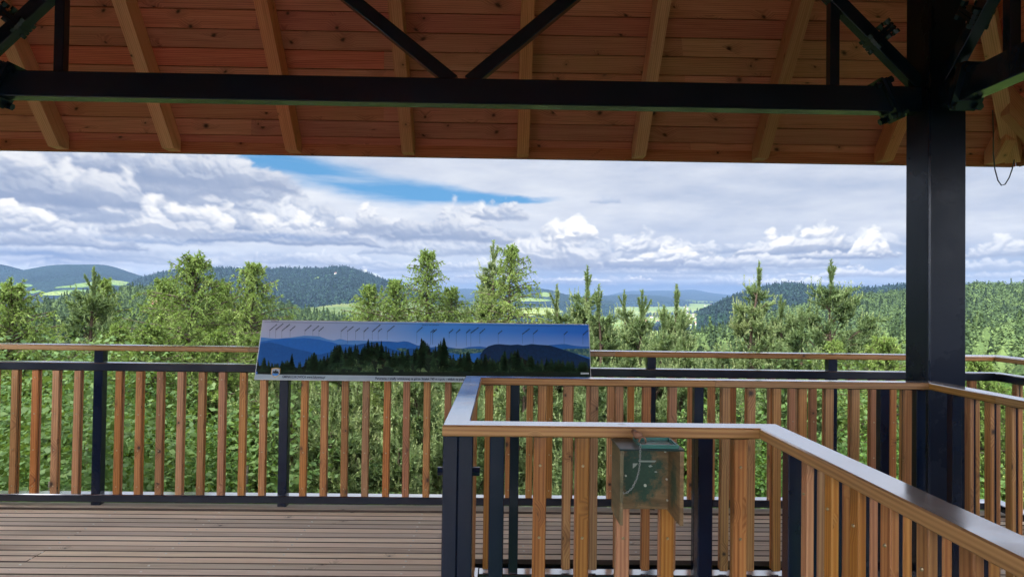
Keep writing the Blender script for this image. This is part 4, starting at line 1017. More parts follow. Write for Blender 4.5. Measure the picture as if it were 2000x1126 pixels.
def tube_arrays(segs, n=4):
    """segs: list of (P (k,3), r (k)) -> verts, quads"""
    V = []; Fq = []; o = 0; ang = np.arange(n)/n*2*math.pi
    for P, r in segs:
        d = unit(np.gradient(P, axis=0)); a = np.where(np.abs(d[:, 2:3]) < .9, np.array([[0, 0, 1.]]), np.array([[1., 0, 0]])); e = unit(np.cross(d, a)); g = np.cross(d, e)
        ring = P[:, None]+(e[:, None]*np.cos(ang)[None, :, None]+g[:, None]*np.sin(ang)[None, :, None])*r[:, None, None]
        V.append(ring.reshape(-1, 3)); k = len(P); i = (np.arange(k-1)[:, None]*n+np.arange(n)[None]); j = (np.arange(k-1)[:, None]*n+(np.arange(n)+1)[None] % n)
        Fq.append(np.stack([i, j, j+n, i+n], -1).reshape(-1, 4)+o); o += k*n
    return np.concatenate(V), np.concatenate(Fq)
def wood_mesh(name, segs, mt):
    V, Fq = tube_arrays(segs); me = bpy.data.meshes.new(name); me.vertices.add(len(V)); me.vertices.foreach_set('co', V.astype(np.float32).ravel())
    me.loops.add(Fq.size); me.loops.foreach_set('vertex_index', Fq.ravel().astype(np.int32)); me.polygons.add(len(Fq)); me.polygons.foreach_set('loop_start', (np.arange(len(Fq))*4).astype(np.int32)); me.polygons.foreach_set('loop_total', np.full(len(Fq), 4, np.int32))
    me.update(calc_edges=True); me.polygons.foreach_set('use_smooth', np.ones(len(Fq), bool)); me.materials.append(mt); return me
def needles(P, D, n, ln, wd, spread, rng, tint, tj=.06, droop=0.0):
    """n thin triangles at every point P pointing roughly along D"""
    m = len(P); d = D[:, None]+rng.normal(0, spread, (m, n, 3)); d[..., 2] -= droop; d = unit(d)
    rv = rng.normal(0, 1, (m, n, 3)); s = unit(np.cross(d, rv)); L = (ln*rng.uniform(.6, 1.2, (m, n, 1))); w = wd*rng.uniform(.7, 1.3, (m, n, 1))
    B = P[:, None]+rng.normal(0, .004, (m, n, 3))
    tri = np.stack([B-s*w*.5, B+s*w*.5, B+d*L], 2).reshape(-1, 3, 3)
    return tri, np.clip(np.repeat(tint, n)+rng.normal(0, tj, m*n), 0, 1)
def larch(seed, H=15., crown=9.5, ratio=.34, dens=1.0, lean=0.0):
    rng = np.random.default_rng(seed); T = []; C = []; W = []
    zz = np.linspace(0, H, 24); tx = np.cumsum(rng.normal(0, .03, 24)); ty = np.cumsum(rng.normal(0, .03, 24)); tx += lean*(zz/H)**2*2; tx -= tx[-1]*0
    trunk = np.stack([tx, ty, zz], -1); tr = .15*(1-zz/H)**.8+.006; W.append((trunk, tr))
    nb = int(290*dens*crown/9.5)
    for i in range(nb):
        f = (i+rng.random())/nb; dt = .08+crown*f**1.55       # distance below the top
        z = H-dt; p0 = np.array([np.interp(z, zz, tx), np.interp(z, zz, ty), z]); az = i*2.39996+rng.normal(0, .4)
        Lb = (ratio*dt**.80*1.95+.05)*rng.uniform(.5, 1.15)*(1 if dt < crown*.75 else .9)
        if Lb < .1: Lb = .1
        el0 = np.interp(dt, [0, .5, 1.6, 6], [.95, .5, .22, -.05])+rng.normal(0, .1)
        k = max(4, int(Lb/.16)); t = np.linspace(0, 1, k); el = el0-.55*t+1.0*np.clip(t-.55, 0, 1)*rng.uniform(.3, 1.3)
        step = Lb/(k-1); dirs = np.stack([np.cos(az+rng.normal(0, .05)*t)*np.cos(el), np.sin(az)*np.cos(el), np.sin(el)], -1)
        P = p0+np.concatenate([np.zeros((1, 3)), np.cumsum(dirs[:-1]*step, 0)]); W.append((P, np.linspace(.006+.010*Lb, .0035, k)))
        nt = max(5, int(Lb/.038)); tt = rng.uniform(.03, 1, nt); Q = np.stack([np.interp(tt, t, P[:, c]) for c in range(3)], -1)
        tl = rng.uniform(.14, .58, nt)*np.clip(Lb*.55+.12, .18, 1.05)*(1.1-.55*tt)
        side = np.where(rng.random(nt) < .5, -1, 1)*rng.uniform(.5, 1.35, nt); a2 = az+side; dx = np.stack([np.cos(a2), np.sin(a2), rng.uniform(-.55, .35, nt)], -1); dx = unit(dx)
        btint = np.clip(rng.normal(.45, .15), 0, 1)
        m = np.maximum(4, (tl/.030).astype(int)); mm = m.max(); s = np.linspace(0, 1, mm)
        PT = Q[:, None]+dx[:, None]*(tl[:, None, None]*s[None, :, None]); PT[..., 2] -= (tl[:, None]*s[None]**1.7)*rng.uniform(.4, 1.25, nt)[:, None]
        DD = np.gradient(PT, axis=1); DD = unit(DD); msk = (np.arange(mm)[None] < mm)
        tn = np.clip(btint+rng.normal(0, .07, nt)[:, None]+s[None]*.16, 0, 1)
        keep = rng.random((nt, mm)) < (m[:, None]/mm)
        a, b = needles(PT[keep], DD[keep], 5, .036, .0145, .62, rng, tn[keep]); T.append(a); C.append(b)
        # sprays along the branch itself
        a, b = needles(P[1:], dirs[1:], 12, .05, .014, .9, rng, np.full(k-1, btint)); T.append(a); C.append(b)
        for q in range(0, nt, 2):       # bare twig wood
            W.append((PT[q][::max(1, mm//4)][:5], np.linspace(.003, .0015, len(PT[q][::max(1, mm//4)][:5]))))
    a, b = needles(trunk[-1:]-np.linspace(0, .5, 12)[:, None]*np.array([[0, 0, 1.]]), np.tile([[0, 0, 1.]], (12, 1)), 14, .07, .014, .9, rng, np.full(12, .6)); T.append(a); C.append(b)
    return wood_mesh('trunk', W, M['bark']), tri_mesh('crown', np.concatenate(T), np.concatenate(C), M['larch'])
def pine(seed, H=13., crown=8., ratio=.42, mt='pine', candle=1.0, lean=0.0, dens=1.0, nl=.062):
    rng = np.random.default_rng(seed); T = []; C = []; W = []
    zz = np.linspace(0, H, 20); tx = np.cumsum(rng.normal(0, .035, 20))+lean*(zz/H)**3*2; ty = np.cumsum(rng.normal(0, .035, 20))
    W.append((np.stack([tx, ty, zz], -1), .14*(1-zz/H)**.8+.010))
    tp = np.array([tx[-1], ty[-1], H])
    def shoot(P0, D0, Ls, tint):      # arrays: brushes of needles along shoots
        m = len(P0); k = 6; s = np.linspace(0, 1, k); up = np.zeros((m, 1, 3)); up[..., 2] = 1
        dd = unit(D0[:, None]+up*(s[None, :, None]*.55)); P = P0[:, None]+np.cumsum(dd*(Ls[:, None, None]/k), 1)
        tn = tint[:, None]+s[None]*.12
        a, b = needles(P.reshape(-1, 3), dd.reshape(-1, 3), 4, nl, .0165, .65, rng, tn.reshape(-1)); T.append(a); C.append(b)
        return P[:, -1], dd[:, -1]
    z = H-.32; wh = 0
    while z > H-crown:
        dt = H-z; nb = rng.integers(4, 7) if dt > .5 else 3
        Lw = ratio*1.35*dt**1.0+.07 if dt < 2.2 else ratio*(3.15+.9*(dt-2.2))
        for i in range(int(nb*dens)):
            az = rng.uniform(0, 2*math.pi); Lb = Lw*rng.uniform(.6, 1.15)
            el0 = np.interp(dt, [0, 1, 3, 7], [1.15, .85, .4, .05])+rng.normal(0, .12); zb_ = z+rng.normal(0, .04)
            k = max(4, int(Lb/.15)); t = np.linspace(0, 1, k); el = el0+t*rng.uniform(-.15, .35)
            dirs = np.stack([np.cos(az+.4*t*rng.normal())*np.cos(el), np.sin(az+.4*t*rng.normal())*np.cos(el), np.sin(el)], -1)
            p0 = np.array([np.interp(zb_, zz, tx), np.interp(zb_, zz, ty), zb_]); P = p0+np.concatenate([np.zeros((1, 3)), np.cumsum(dirs[:-1]*Lb/(k-1), 0)]); W.append((P, np.linspace(.006+.008*Lb, .003, k)))
            btint = np.clip(rng.normal(.40, .15), 0, 1)
            ns = max(5, int(Lb/.062)); tt = np.clip(rng.beta(2.2, 1.0, ns), .15, 1); Q = np.stack([np.interp(tt, t, P[:, c]) for c in range(3)], -1)
            sl = rng.uniform(.10, .42, ns)*(1.15-.6*tt)*np.clip(Lb, .22, 1.1); sd = az+np.where(rng.random(ns) < .5, -1, 1)*rng.uniform(.3, 1.3, ns)
            dx = unit(np.stack([np.cos(sd), np.sin(sd), rng.uniform(-.1, .7, ns)], -1)); E0 = Q+dx*sl[:, None]
            kk = 3
            for q in range(ns): W.append((np.stack([Q[q], Q[q]*.5+E0[q]*.5, E0[q]]), np.array([.004, .003, .002])))
            # brushes back along the branchlet, then side shoots at the end
            shoot(Q*.45+E0*.55, dx, np.full(ns, .12), np.full(ns, btint))
            e, d_ = shoot(E0, dx, rng.uniform(.09, .17, ns), np.full(ns, btint+.05))
            j = rng.integers(0, ns, ns*2); dj = unit(dx[j]+rng.normal(0, .6, (len(j), 3))); shoot(E0[j]-dx[j]*.05, dj, rng.uniform(.07, .14, len(j)), np.full(len(j), btint+rng.normal(0, .05)))
            if candle:
                pick = rng.random(ns) < .75*candle; n_ = pick.sum()
                if n_:
                    cd = unit(np.tile([[0, 0, 1.]], (n_, 1))+rng.normal(0, .16, (n_, 3))+dx[pick]*.25); cl = rng.uniform(.06, .16, n_); Pc = e[pick]
                    s = np.linspace(0, 1, 5); PP = Pc[:, None]+cd[:, None]*(cl[:, None, None]*s[None, :, None])
                    a, b = needles(PP.reshape(-1, 3), np.repeat(cd, 5, 0), 3, .032, .014, .30, rng, np.full(n_*5, .86), .05); T.append(a); C.append(b)
        z -= rng.uniform(.17, .25)+.035*dt; wh += 1
    # leader
    for q, (dz, r) in enumerate(((0, 1), (.0, .5), (-.02, .5), (-.03, .5))):
        d = unit(np.array([[0, 0, 1.]])+(rng.normal(0, .22, (1, 3)) if q else 0)); ll = .32 if q == 0 else .24
        s = np.linspace(-.4, 1, 18); PP = tp+d*(s[:, None]*ll)+np.array((0, 0, dz)); a, b = needles(PP, np.repeat(d, 18, 0), 12, .055, .017, .55, rng, np.full(18, .62), .06); T.append(a); C.append(b)
        W.append((PP[::5], np.array([.008, .007, .006, .004])))
    return wood_mesh('trunk', W, M['pinebark']), tri_mesh('crown', np.concatenate(T), np.concatenate(C), M[mt])
def broad(seed, H=11., rad=2.6, n=11000, leaf=.0195, mt='leaf'):
    rng = np.random.default_rng(seed); W = []; T = []; C = []
    zz = np.linspace(0, H*.8, 10); W.append((np.stack([np.cumsum(rng.normal(0, .05, 10)), np.cumsum(rng.normal(0, .05, 10)), zz], -1), .13*(1-zz/H)+.02))
    nl = 34; lobes = []
    for i in range(nl):
        th = i*2.4; ph = math.acos(1-1.55*(i+.5)/nl); rr = rad*rng.uniform(.62, 1.0)
        c = np.array([rr*math.sin(ph)*math.cos(th), rr*math.sin(ph)*math.sin(th), H*.66+H*.30*math.cos(ph)*rng.uniform(.8, 1.08)]); lobes.append((c, rad*rng.uniform(.20, .34)))
        b0 = np.array([0, 0, H*rng.uniform(.25, .6)]); t = np.linspace(0, 1, 6)[:, None]; P = b0*(1-t)+c*t+np.array((0, 0, 1))*np.sin(t*math.pi)*.2+rng.normal(0, .04, (6, 3)); W.append((P, np.linspace(.04, .01, 6)))
    for c, r in lobes:
        m = int(n/nl*rng.uniform(.8, 1.2)); d = unit(rng.normal(0, 1, (m, 3))); d[:, 2] = np.abs(d[:, 2])*.9-.25; d = unit(d); P = c+d*r*rng.uniform(.55, 1.05, (m, 1))*np.array((1, 1, .85))
        lt = np.clip(rng.normal(.42, .20), 0, 1)
        k = 11; Q = P[:, None]+rng.normal(0, .06, (m, k, 3)); nrm = unit(d[:, None]*.5+rng.normal(0, .55, (m, k, 3))+np.array((0, 0, .75))); e = unit(np.cross(nrm, rng.normal(0, 1, (m, k, 3)))); g = np.cross(nrm, e)
        s = leaf*rng.uniform(.6, 1.15, (m, k, 1))
        quad = np.stack([Q-e*s, Q+g*s*.62-e*s*.1, Q+e*s, Q-g*s*.62-e*s*.1], 2).reshape(-1, 4, 3); T.append(quad); C.append(np.clip(np.repeat(lt+rng.normal(0, .08, m), k)+rng.normal(0, .07, m*k), 0, 1))
    return wood_mesh('trunk', W, M['twig']), tri_mesh('crown', np.concatenate(T), np.concatenate(C), M[mt], 4)
KINDS = {}
def kind(key, fn, H, name, cat, **kw): KINDS[key] = (*fn(H=H, **kw), H, name, cat)
kind('larch_a', larch, 15., 'larch_tree', 'larch', seed=1, ratio=.35)
kind('larch_b', larch, 15., 'larch_tree', 'larch', seed=2, ratio=.32, dens=1)
kind('larch_c', larch, 15., 'larch_tree', 'larch', seed=3, ratio=.41, dens=1.1)
kind('larch_d', larch, 15., 'larch_tree', 'larch', seed=4, ratio=.27, dens=1.0, crown=8.)
kind('pine_a', pine, 13., 'pine_tree', 'pine', seed=11, ratio=.36)
kind('pine_b', pine, 13., 'pine_tree', 'pine', seed=12, ratio=.28, lean=.25)
kind('pine_c', pine, 13., 'pine_tree', 'pine', seed=13, ratio=.42)
kind('pine_d', pine, 13., 'pine_tree', 'pine', seed=14, ratio=.20, crown=6., candle=1.3)
kind('broad_a', broad, 11., 'broadleaf_tree', 'tree', seed=21)
kind('broad_b', broad, 11., 'broadleaf_tree', 'tree', seed=22, rad=2.2, n=9500)
kind('broad_c', broad, 11., 'broadleaf_tree', 'tree', seed=23, rad=2.4, n=6500, leaf=.030, mt='leaf_dark')
kind('spruce_a', pine, 13., 'spruce_tree', 'spruce', seed=31, ratio=.22, mt='spruce', candle=.0, nl=.045)

TR = random.Random(9)
def tree(key, px, py, D, label, group=None, rot=None, s=None, tilt=0):
    wood_m, crown_m, H, name, cat = KINDS[key]
    top = at_dist(px, py, D); zg = float(base_z(top[0], top[1])); h = top[2]-zg
    sc_ = h/H
    r = empty(name, (top[0], top[1], zg), TR.uniform(0, 6.28) if rot is None else rot)
    # keep the crown detail at natural size: scale sideways by s, upwards to reach the height
    r.scale = ((s or sc_), (s or sc_), sc_)
    tag(r, label, cat, group)
    for nm, me in (('trunk', wood_m), ('crown', crown_m)):
        o = bpy.data.objects.new(nm, me); COL.objects.link(o); o.parent = r
        # the top of the lofted trunk may wander; shift so the tip sits on the axis
    return r
# skyline trees, left to right (pixel of the tip, distance)
tree('larch_c', 22, 556, 11.5, 'broad larch at the left edge of the view, its rounded top below the hills')
tree('pine_a', 148, 566, 15, 'dark bushy pine between the left edge larch and a small pointed larch')
tree('larch_d', 203, 545, 17, 'small pointed larch rising in front of the little meadow at the left')
tree('larch_c', 380, 500, 12, 'largest larch, thin spiky leader, left of the board')
tree('larch_b', 318, 545, 13.5, 'slim larch close against the left side of the largest larch')
tree('larch_b', 437, 552, 14, 'low larch in the gap right of the largest larch')
tree('larch_a', 508, 517, 14, 'rounded larch just above the left end of the panorama board')
tree('larch_a', 708, 558, 15, 'small larch in front of the meadow above the board')
tree('larch_b', 836, 491, 15, 'tall pointed larch above the middle of the board')
tree('larch_a', 790, 548, 14.2, 'lower larch leaning on the left of the tall pointed larch')
tree('larch_b', 880, 562, 15.5, 'lower larch on the right of the tall pointed larch')
tree('larch_d', 935, 556, 17, 'short larch between the two tallest trees above the board')
tree('larch_b', 997, 481, 15.5, 'tall dark green larch right of the middle with drooping side branches')
tree('pine_d', 962, 508, 17, 'narrow sparse pine touching the left side of the tall dark larch')
tree('pine_d', 1136, 562, 14, 'young pine with long upright candles above the right end of the board')
tree('pine_d', 1100, 600, 13, 'young pine showing candles over the top right of the board')
tree('pine_d', 1180, 602, 13, 'pale pine full of candles just right of the board')
tree('pine_d', 1228, 598, 19, 'thin spruce like pine behind the pale candle pines')
tree('pine_d', 1245, 614, 12.5, 'pale pine left of the round topped pine')
tree('pine_a', 1311, 598, 14.5, 'round topped dense pine left of the leaning pine')
tree('pine_d', 1283, 645, 12, 'low pale pine in front of the round topped pine')
tree('pine_b', 1458, 556, 16, 'pine leaning to the right with one long leader')
tree('pine_b', 1395, 668, 13, 'low pine at the left foot of the leaning pine')
tree('pine_c', 1586, 549, 16, 'bushy pine with several upright tips, left of the thick column')
tree('pine_b', 1503, 645, 13.5, 'low pine between the leaning pine and the bushy pine')
tree('pine_d', 1530, 615, 16.5, 'small side pine touching the bushy pine')
tree('larch_d', 1648, 668, 13, 'small larch tip just above the rail between bushy pine and column')
tree('larch_a', 1752, 662, 10.5, 'fresh green larch half hidden by the thick column')
tree('larch_b', 1915, 700, 11, 'fresh green larch behind the railing right of the column')
# lower tier seen through the balusters
LOW = 'trees below the platform seen through the balusters'
PLACES = [(-90, 'beyond the left edge'), (50, 'at the left edge'), (140, 'left of the first dark post'), (235, 'just right of the first dark post'), (330, 'midway between the first two dark posts'), (425, 'a little left of the board'), (505, 'under the left end of the board'), (590, 'right of the second dark post'), (670, 'under the left half of the board'), (770, 'under the middle of the board'), (860, 'beside the corner of the near railing'), (960, 'between the first two dark stairwell posts'), (1050, 'right of the slim dark stairwell post'), (1140, 'left of the hanging box'), (1230, 'behind the hanging box'), (1330, 'right of the hanging box'), (1420, 'right of the dark post beside the box'), (1510, 'above the bend of the near railing'), (1600, 'well left of the thick column'), (1690, 'left of the thick column'), (1780, 'close to the thick column'), (1870, 'just right of the thick column'), (1960, 'at the right edge'), (2050, 'beyond the right edge')]
USED = set()
def low(key, px, py, D, lb):
    nm = {'b': 'broadleaf tree', 'l': 'drooping larch', 'p': 'bushy pine'}[key[0]]
    pl = min(PLACES, key=lambda q: abs(q[0]-px))[1]; tier = 'low ' if py > 790 else ''
    for adj in ('', 'taller ', 'farther ', 'rear '):
        l2 = f'{adj}{tier}{nm} behind the balusters, {pl}'
        if l2 not in USED: break
    USED.add(l2); tree(key, px, py, D, l2, LOW)
LB = 'bright green broadleaf tree behind the long railing at the left'
for px, py, D in ((60, 705, 9.6), (170, 722, 9.8), (255, 716, 11), (-40, 720, 10.5), (110, 800, 8.2), (215, 835, 8.0), (345, 850, 8.2), (440, 800, 8.8), (20, 860, 7.6)):
    low(['broad_a', 'broad_b', 'broad_c'][(px//10) % 3], px, py, D, LB)
LG = 'drooping larch behind the balusters left of the board'
for px, py, D in ((300, 640, 10.5), (420, 650, 10.8), (500, 662, 11.5), (230, 640, 13)): low('larch_c', px, py, D, LG)
LP = 'grey green pine seen through the balusters under the board'
for px, py, D in ((560, 700, 10.2), (640, 690, 11), (700, 780, 9), (600, 820, 8.4), (820, 700, 10.8), (860, 770, 9.2), (520, 770, 9.4), (760, 850, 8.6)): low('pine_c' if px % 40 else 'pine_a', px, py, D, LP)
low('larch_c', 750, 705, 11.5, 'larch with drooping twigs among the pines under the board')
LQ = 'pine seen through the stairwell railing'
for px, py, D in ((930, 690, 11), (1010, 715, 10.2), (1090, 690, 11), (1180, 705, 10.4), (1250, 705, 11.2), (1340, 715, 10.6), (1430, 722, 11.2), (960, 800, 8.8), (1100, 810, 8.9), (1230, 820, 8.8), (1380, 810, 9), (1490, 715, 10.8), (1560, 735, 11.2)): low('pine_c' if px % 20 else 'pine_a', px, py, D, LQ)
LR = 'leafy green tree seen between the slats left of the thick column'
for px, py, D in ((1600, 770, 10), (1700, 760, 10.5), (1560, 860, 8.8), (1680, 850, 9), (1770, 780, 11)): low(['broad_a', 'broad_c', 'broad_b'][(px//20) % 3], px, py, D, LR)
LS = 'larch seen behind the railings right of the column'
for px, py, D in ((1860, 740, 12), (1950, 760, 11), (2040, 740, 12), (2120, 700, 13)): low('larch_b', px, py, D, LS)
# second tier behind the first trees
LT = 'tree of the closed wood between the near pines and the hill slopes'
for i in range(90):
    px = TR.uniform(-250, 2250); D = TR.uniform(17, 60)
    py = (TR.uniform(672, 712) if px < 1080 else TR.uniform(694, 728))+max(0, (26-D)*2.5)
    if (1080 < px < 1480 and D < 34) or (1320 < px < 1450): continue
    if px > 1600: py += 24; key = TR.choice(['broad_a', 'broad_b', 'larch_b', 'pine_a'])
    else: key = TR.choice(['pine_a', 'pine_c', 'larch_a', 'larch_b', 'spruce_a', 'broad_b'])
    sp_n = {'l': 'larch', 'p': 'pine', 's': 'slim dark spruce', 'b': 'broadleaf tree'}[key[0]]
    zone = min(PLACES, key=lambda q: abs(q[0]-px))[1]; how = 'farther' if D > 40 else ('middle distance' if D > 27 else 'second row')
    tree(key, px, py, D, f'{how} {sp_n} of the wood, {zone}', 'trees of the wood behind the nearest ones')
# trees to the sides and behind, where another viewpoint would look
for i in range(40):
    a = TR.choice([TR.uniform(-2.4, -.75), TR.uniform(.8, 2.4)]); D = TR.uniform(10, 28)
    key = TR.choice(list(KINDS)); wood_m, crown_m, H, name, cat = KINDS[key]
    x, y = D*math.sin(a), D*math.cos(a); zg = float(base_z(x, y)); hh = TR.uniform(12, 16)
    r = empty(name, (x, y, zg), TR.uniform(0, 6)); r.scale = (hh/H,)*3; w_ = 'left of' if -1.6 < a < 0 else ('right of' if 0 < a < 1.6 else ('behind and left of' if a < 0 else 'behind and right of'))
    tag(r, f"{'near' if D < 18 else 'farther'} {cat if cat != 'tree' else 'broadleaf tree'} standing {w_} the tower, outside the view", cat, 'trees beside the tower')
    for nm, me in (('trunk', wood_m), ('crown', crown_m)):
        o = bpy.data.objects.new(nm, me); COL.objects.link(o); o.parent = r

# ------------------------------------------------------------ panorama board on the long railing
def flat_mat(name, rough=.35, grad=None, noise_amt=.25, nscale=60):
    """printed surface: colour from the face attribute ramp"""
    m, t, b, o = mat(name); tc = N(t, 'ShaderNodeTexCoord'); at = N(t, 'ShaderNodeAttribute', attribute_name='tint')
    n = noise(t, tc.outputs['Object'], nscale, 4, .7)
    c = ramp(t, math_(t, 'ADD', at.outputs['Fac'], math_(t, 'MULTIPLY', math_(t, 'SUBTRACT', n, .5), noise_amt)), grad)
    t.links.new(c, b.inputs['Base Color']); b.inputs['Roughness'].default_value = rough; b.inputs['Specular IOR Level'].default_value = .4
    return m
def build_board():
    O = np.array((-1.628, 4.615, .895)); ex = np.array((1., 0, 0)); top = np.array((-1.628, 4.752, 1.286)); ey = top-O; HH = np.linalg.norm(ey); ey /= HH; ez = np.cross(ex, ey); WW = 2.236
    ez = -ez if ez[1] > 0 else ez
    def onp(px, py):
        d = ray(px, py); C = np.array((0, 0, EYE)); t = np.dot(O-C, ez)/np.dot(d, ez); p = C+d*t-O; return float(np.dot(p, ex)), float(np.dot(p, ey))
    root = empty('panorama_board'); root.matrix_world = Matrix(((ex[0], ey[0], ez[0], O[0]), (ex[1], ey[1], ez[1], O[1]), (ex[2], ey[2], ez[2], O[2]), (0, 0, 0, 1)))
    tag(root, 'wide tilted panorama board with printed blue mountains and named peaks on the railing', 'information board')
    m = MB(1); m.box(0, WW, 0, HH, -.006, 0, .001, 2); bd = m.build('panel', plain('board_edge', (.55, .57, .6), .4), root)
    for xx in (.35, 1.15, 1.95):
        b = MB(2); b.bar((xx, .04, -.022), (xx, HH-.08, -.022), .05, .03, (0, 0, 1)); b.bar((xx, .17, -.035), (xx, .17, -.10), .05, .03, (0, 1, 0)); b.build('bracket', M['steel'], root)
    def flat(name, polys, tints, mt, k, parent=root):
        vs = []; fs = []; tt = []
        for p, tn in zip(polys, tints):
            i = len(vs); ar = sum(p[a][0]*p[(a+1) % len(p)][1]-p[(a+1) % len(p)][0]*p[a][1] for a in range(len(p)))
            if ar < 0: p = p[::-1]
            vs += [(min(max(x, .004), WW-.004), min(max(y, .004), HH-.004), k*.00035) for x, y in p]; fs.append(list(range(i, i+len(p)))); tt.append(tn)
        me = bpy.data.meshes.new(name); me.from_pydata(vs, [], fs); a = me.attributes.new('tint', 'FLOAT', 'FACE'); a.data.foreach_set('value', tt); me.materials.append(mt)
        o = bpy.data.objects.new(name, me); COL.objects.link(o); o.parent = parent; return o
    # printed sky: pale lilac at the left, deep blue towards the upper right
    mt, t, b, o_ = mat('print_sky'); tc = N(t, 'ShaderNodeTexCoord'); sp = N(t, 'ShaderNodeSeparateXYZ'); t.links.new(tc.outputs['Object'], sp.inputs[0])
    gx = ramp(t, math_(t, 'MULTIPLY', sp.outputs[0], 1/WW), [(.0, (.48, .49, .62)), (.28, (.34, .44, .68)), (.5, (.09, .32, .80)), (1, (.03, .19, .72))])
    gy = ramp(t, math_(t, 'MULTIPLY', sp.outputs[1], 1/HH), [(.50, (.22, .24, .46)), (.95, (.0, .0, .0))]); fy = ramp(t, math_(t, 'MULTIPLY', sp.outputs[1], 1/HH), [(.50, .75), (.85, 0.0)])
    t.links.new(mixc(t, fy, gx, (.36, .48, .74)), b.inputs['Base Color']); b.inputs['Roughness'].default_value = .3
    x0, y0 = .006, .034
    flat('printed_sky', [[(x0, y0), (WW-.006, y0), (WW-.006, HH-.006), (x0, HH-.006)]], [0], mt, 1)
    za = lambda x, y: (500+x/5.714, 610+y/5.714); zb = lambda x, y: (840+x/5.714, 610+y/5.714)
    def strip(pts, base_py):
        P = [onp(*p) for p in pts]; res = []
        for a, c in zip(P[:-1], P[1:]): res.append([(a[0], y0), (c[0], y0), c, a])
        return res
    mh = flat_mat('print_hills', .3, [(0, (.004, .010, .014)), (.33, (.012, .07, .22)), (.66, (.025, .15, .50)), (1, (.14, .34, .66))], .22, 55)
    l1 = [za(*p) for p in ((55, 275), (150, 285), (250, 292), (380, 280), (540, 257), (700, 263), (800, 298), (870, 310), (940, 293), (1020, 313), (1100, 311), (1210, 314), (1320, 318))]
    q = strip(l1, 0); flat('printed_hill', q, [.86]*len(q), mh, 2)
    l2 = [za(*p) for p in ((50, 324), (200, 302), (330, 285), (420, 290), (540, 283), (700, 300), (860, 335), (930, 360), (1000, 352), (1100, 362), (1250, 352), (1330, 318), (1480, 320), (1580, 330), (1650, 319), (1700, 325), (1800, 365), (1960, 388))]+[zb(*p) for p in ((60, 380), (200, 384), (300, 400), (360, 402), (430, 384), (560, 377), (620, 386), (660, 402), (760, 404), (1250, 380), (1330, 362), (1500, 350), (1560, 360), (1600, 368), (1700, 378), (1805, 380))]
    q = strip(l2, 0); flat('printed_hill', q, [.64]*len(q), mh, 3)
    # shoulders on the left hill
    l3 = [za(*p) for p in ((50, 345), (150, 330), (250, 350), (420, 400), (560, 430), (700, 470), (820, 440), (900, 420), (1000, 400), (1150, 355), (1300, 330), (1500, 400), (1620, 440), (1700, 400), (1850, 395), (1990, 400))]
    q = strip(l3, 0); flat('printed_hill', q, [.46]*len(q), mh, 4)
    fl = [[zb(200, 402), zb(640, 404), zb(640, 440), zb(330, 470), zb(200, 440)], [zb(1420, 408), zb(1800, 400), zb(1800, 500), zb(1560, 440)], [za(1560, 400), za(1680, 395), za(1680, 440), za(1600, 430)]]
    mf = flat_mat('print_fields', .3, [(0, (.01, .05, .12)), (.45, (.04, .12, .14)), (.6, (.16, .26, .16)), (1, (.25, .36, .26))], 1.4, 38)
    for f in fl: flat('printed_field', [[onp(*p) for p in f]], [.5], mf, 5)
    l4 = [zb(*p) for p in ((560, 470), (600, 412), (650, 376), (720, 356), (770, 352), (830, 357), (900, 362), (980, 356), (1040, 366), (1080, 360), (1130, 351), (1200, 358), (1330, 366), (1450, 400), (1600, 450), (1700, 490), (1800, 520))]
    q = strip(l4, 0); flat('printed_hill', q, [.12]*len(q), mh, 6)
    # conifers along the lower edge
    rng = random.Random(12); polys = []; tints = []
    topline = [za(*p) for p in ((20, 520), (100, 500), (180, 560), (290, 560), (400, 500), (480, 550), (560, 500), (650, 440), (720, 510), (800, 450), (880, 365), (930, 352), (1000, 380), (1110, 350), (1180, 400), (1250, 300), (1320, 340), (1400, 315), (1480, 400), (1600, 430), (1700, 400), (1780, 400), (1850, 290), (1930, 350))]+[zb(*p) for p in ((60, 370), (150, 285), (230, 470), (340, 440), (420, 430), (520, 500), (610, 460), (700, 500), (830, 430), (900, 440), (980, 405), (1100, 460), (1200, 520), (1300, 500), (1450, 520), (1600, 540), (1800, 540))]
    tx = [p[0] for p in topline]; ty = [p[1] for p in topline]; base = 727.0
    back = [[onp(a[0], a[1]+14), onp(c[0], c[1]+14), (onp(c[0], base)[0], y0), (onp(a[0], base)[0], y0)] for a, c in zip(topline[:-1], topline[1:])]
    flat('printed_trees', back, [.15]*len(back), flat_mat('print_wood', .3, [(0, (.004, .010, .008)), (.5, (.014, .036, .018)), (1, (.10, .15, .06))], .8, 45), 7)
    def conifer(px, py, w, h, tn):
        n = 7; L_ = [(px, py)]; Rr = []
        for i in range(1, n+1):
            f = i/n; yy = py+h*f; ww = w*f**.85*rng.uniform(.7, 1.25)
            L_.append((px-ww, yy)); L_.append((px-ww*.55, yy-h*.03)); Rr.append((px+ww, yy+rng.uniform(-1, 1)*.3)); Rr.append((px+ww*.55, yy-h*.03))
        pts = L_+Rr[::-1]
        for i in range(0, len(L_)-2, 2):
            polys.append([onp(*p) for p in (L_[0] if i == 0 else (px, py+h*(i/2)/n*.8), L_[i+1], (px+ (Rr[i][0]-px), Rr[i][1]))]); tints.append(tn+rng.uniform(-.12, .12))
    for k in range(330):
        px = rng.uniform(507, 1150); t0 = float(np.interp(px, tx, ty)); py = t0+rng.uniform(0, 1)**1.3*(722-t0) if rng.random() < .8 else t0
        h = min(rng.uniform(14, 38), base-py-1)
        if h < 3: continue
        conifer(px, py, rng.uniform(.22, .42)*h, h, min(1, .25+.5*rng.random()*(py-t0)/60+.12*rng.random()))
    for p in topline:
        conifer(p[0], p[1], 6, 24, .16)
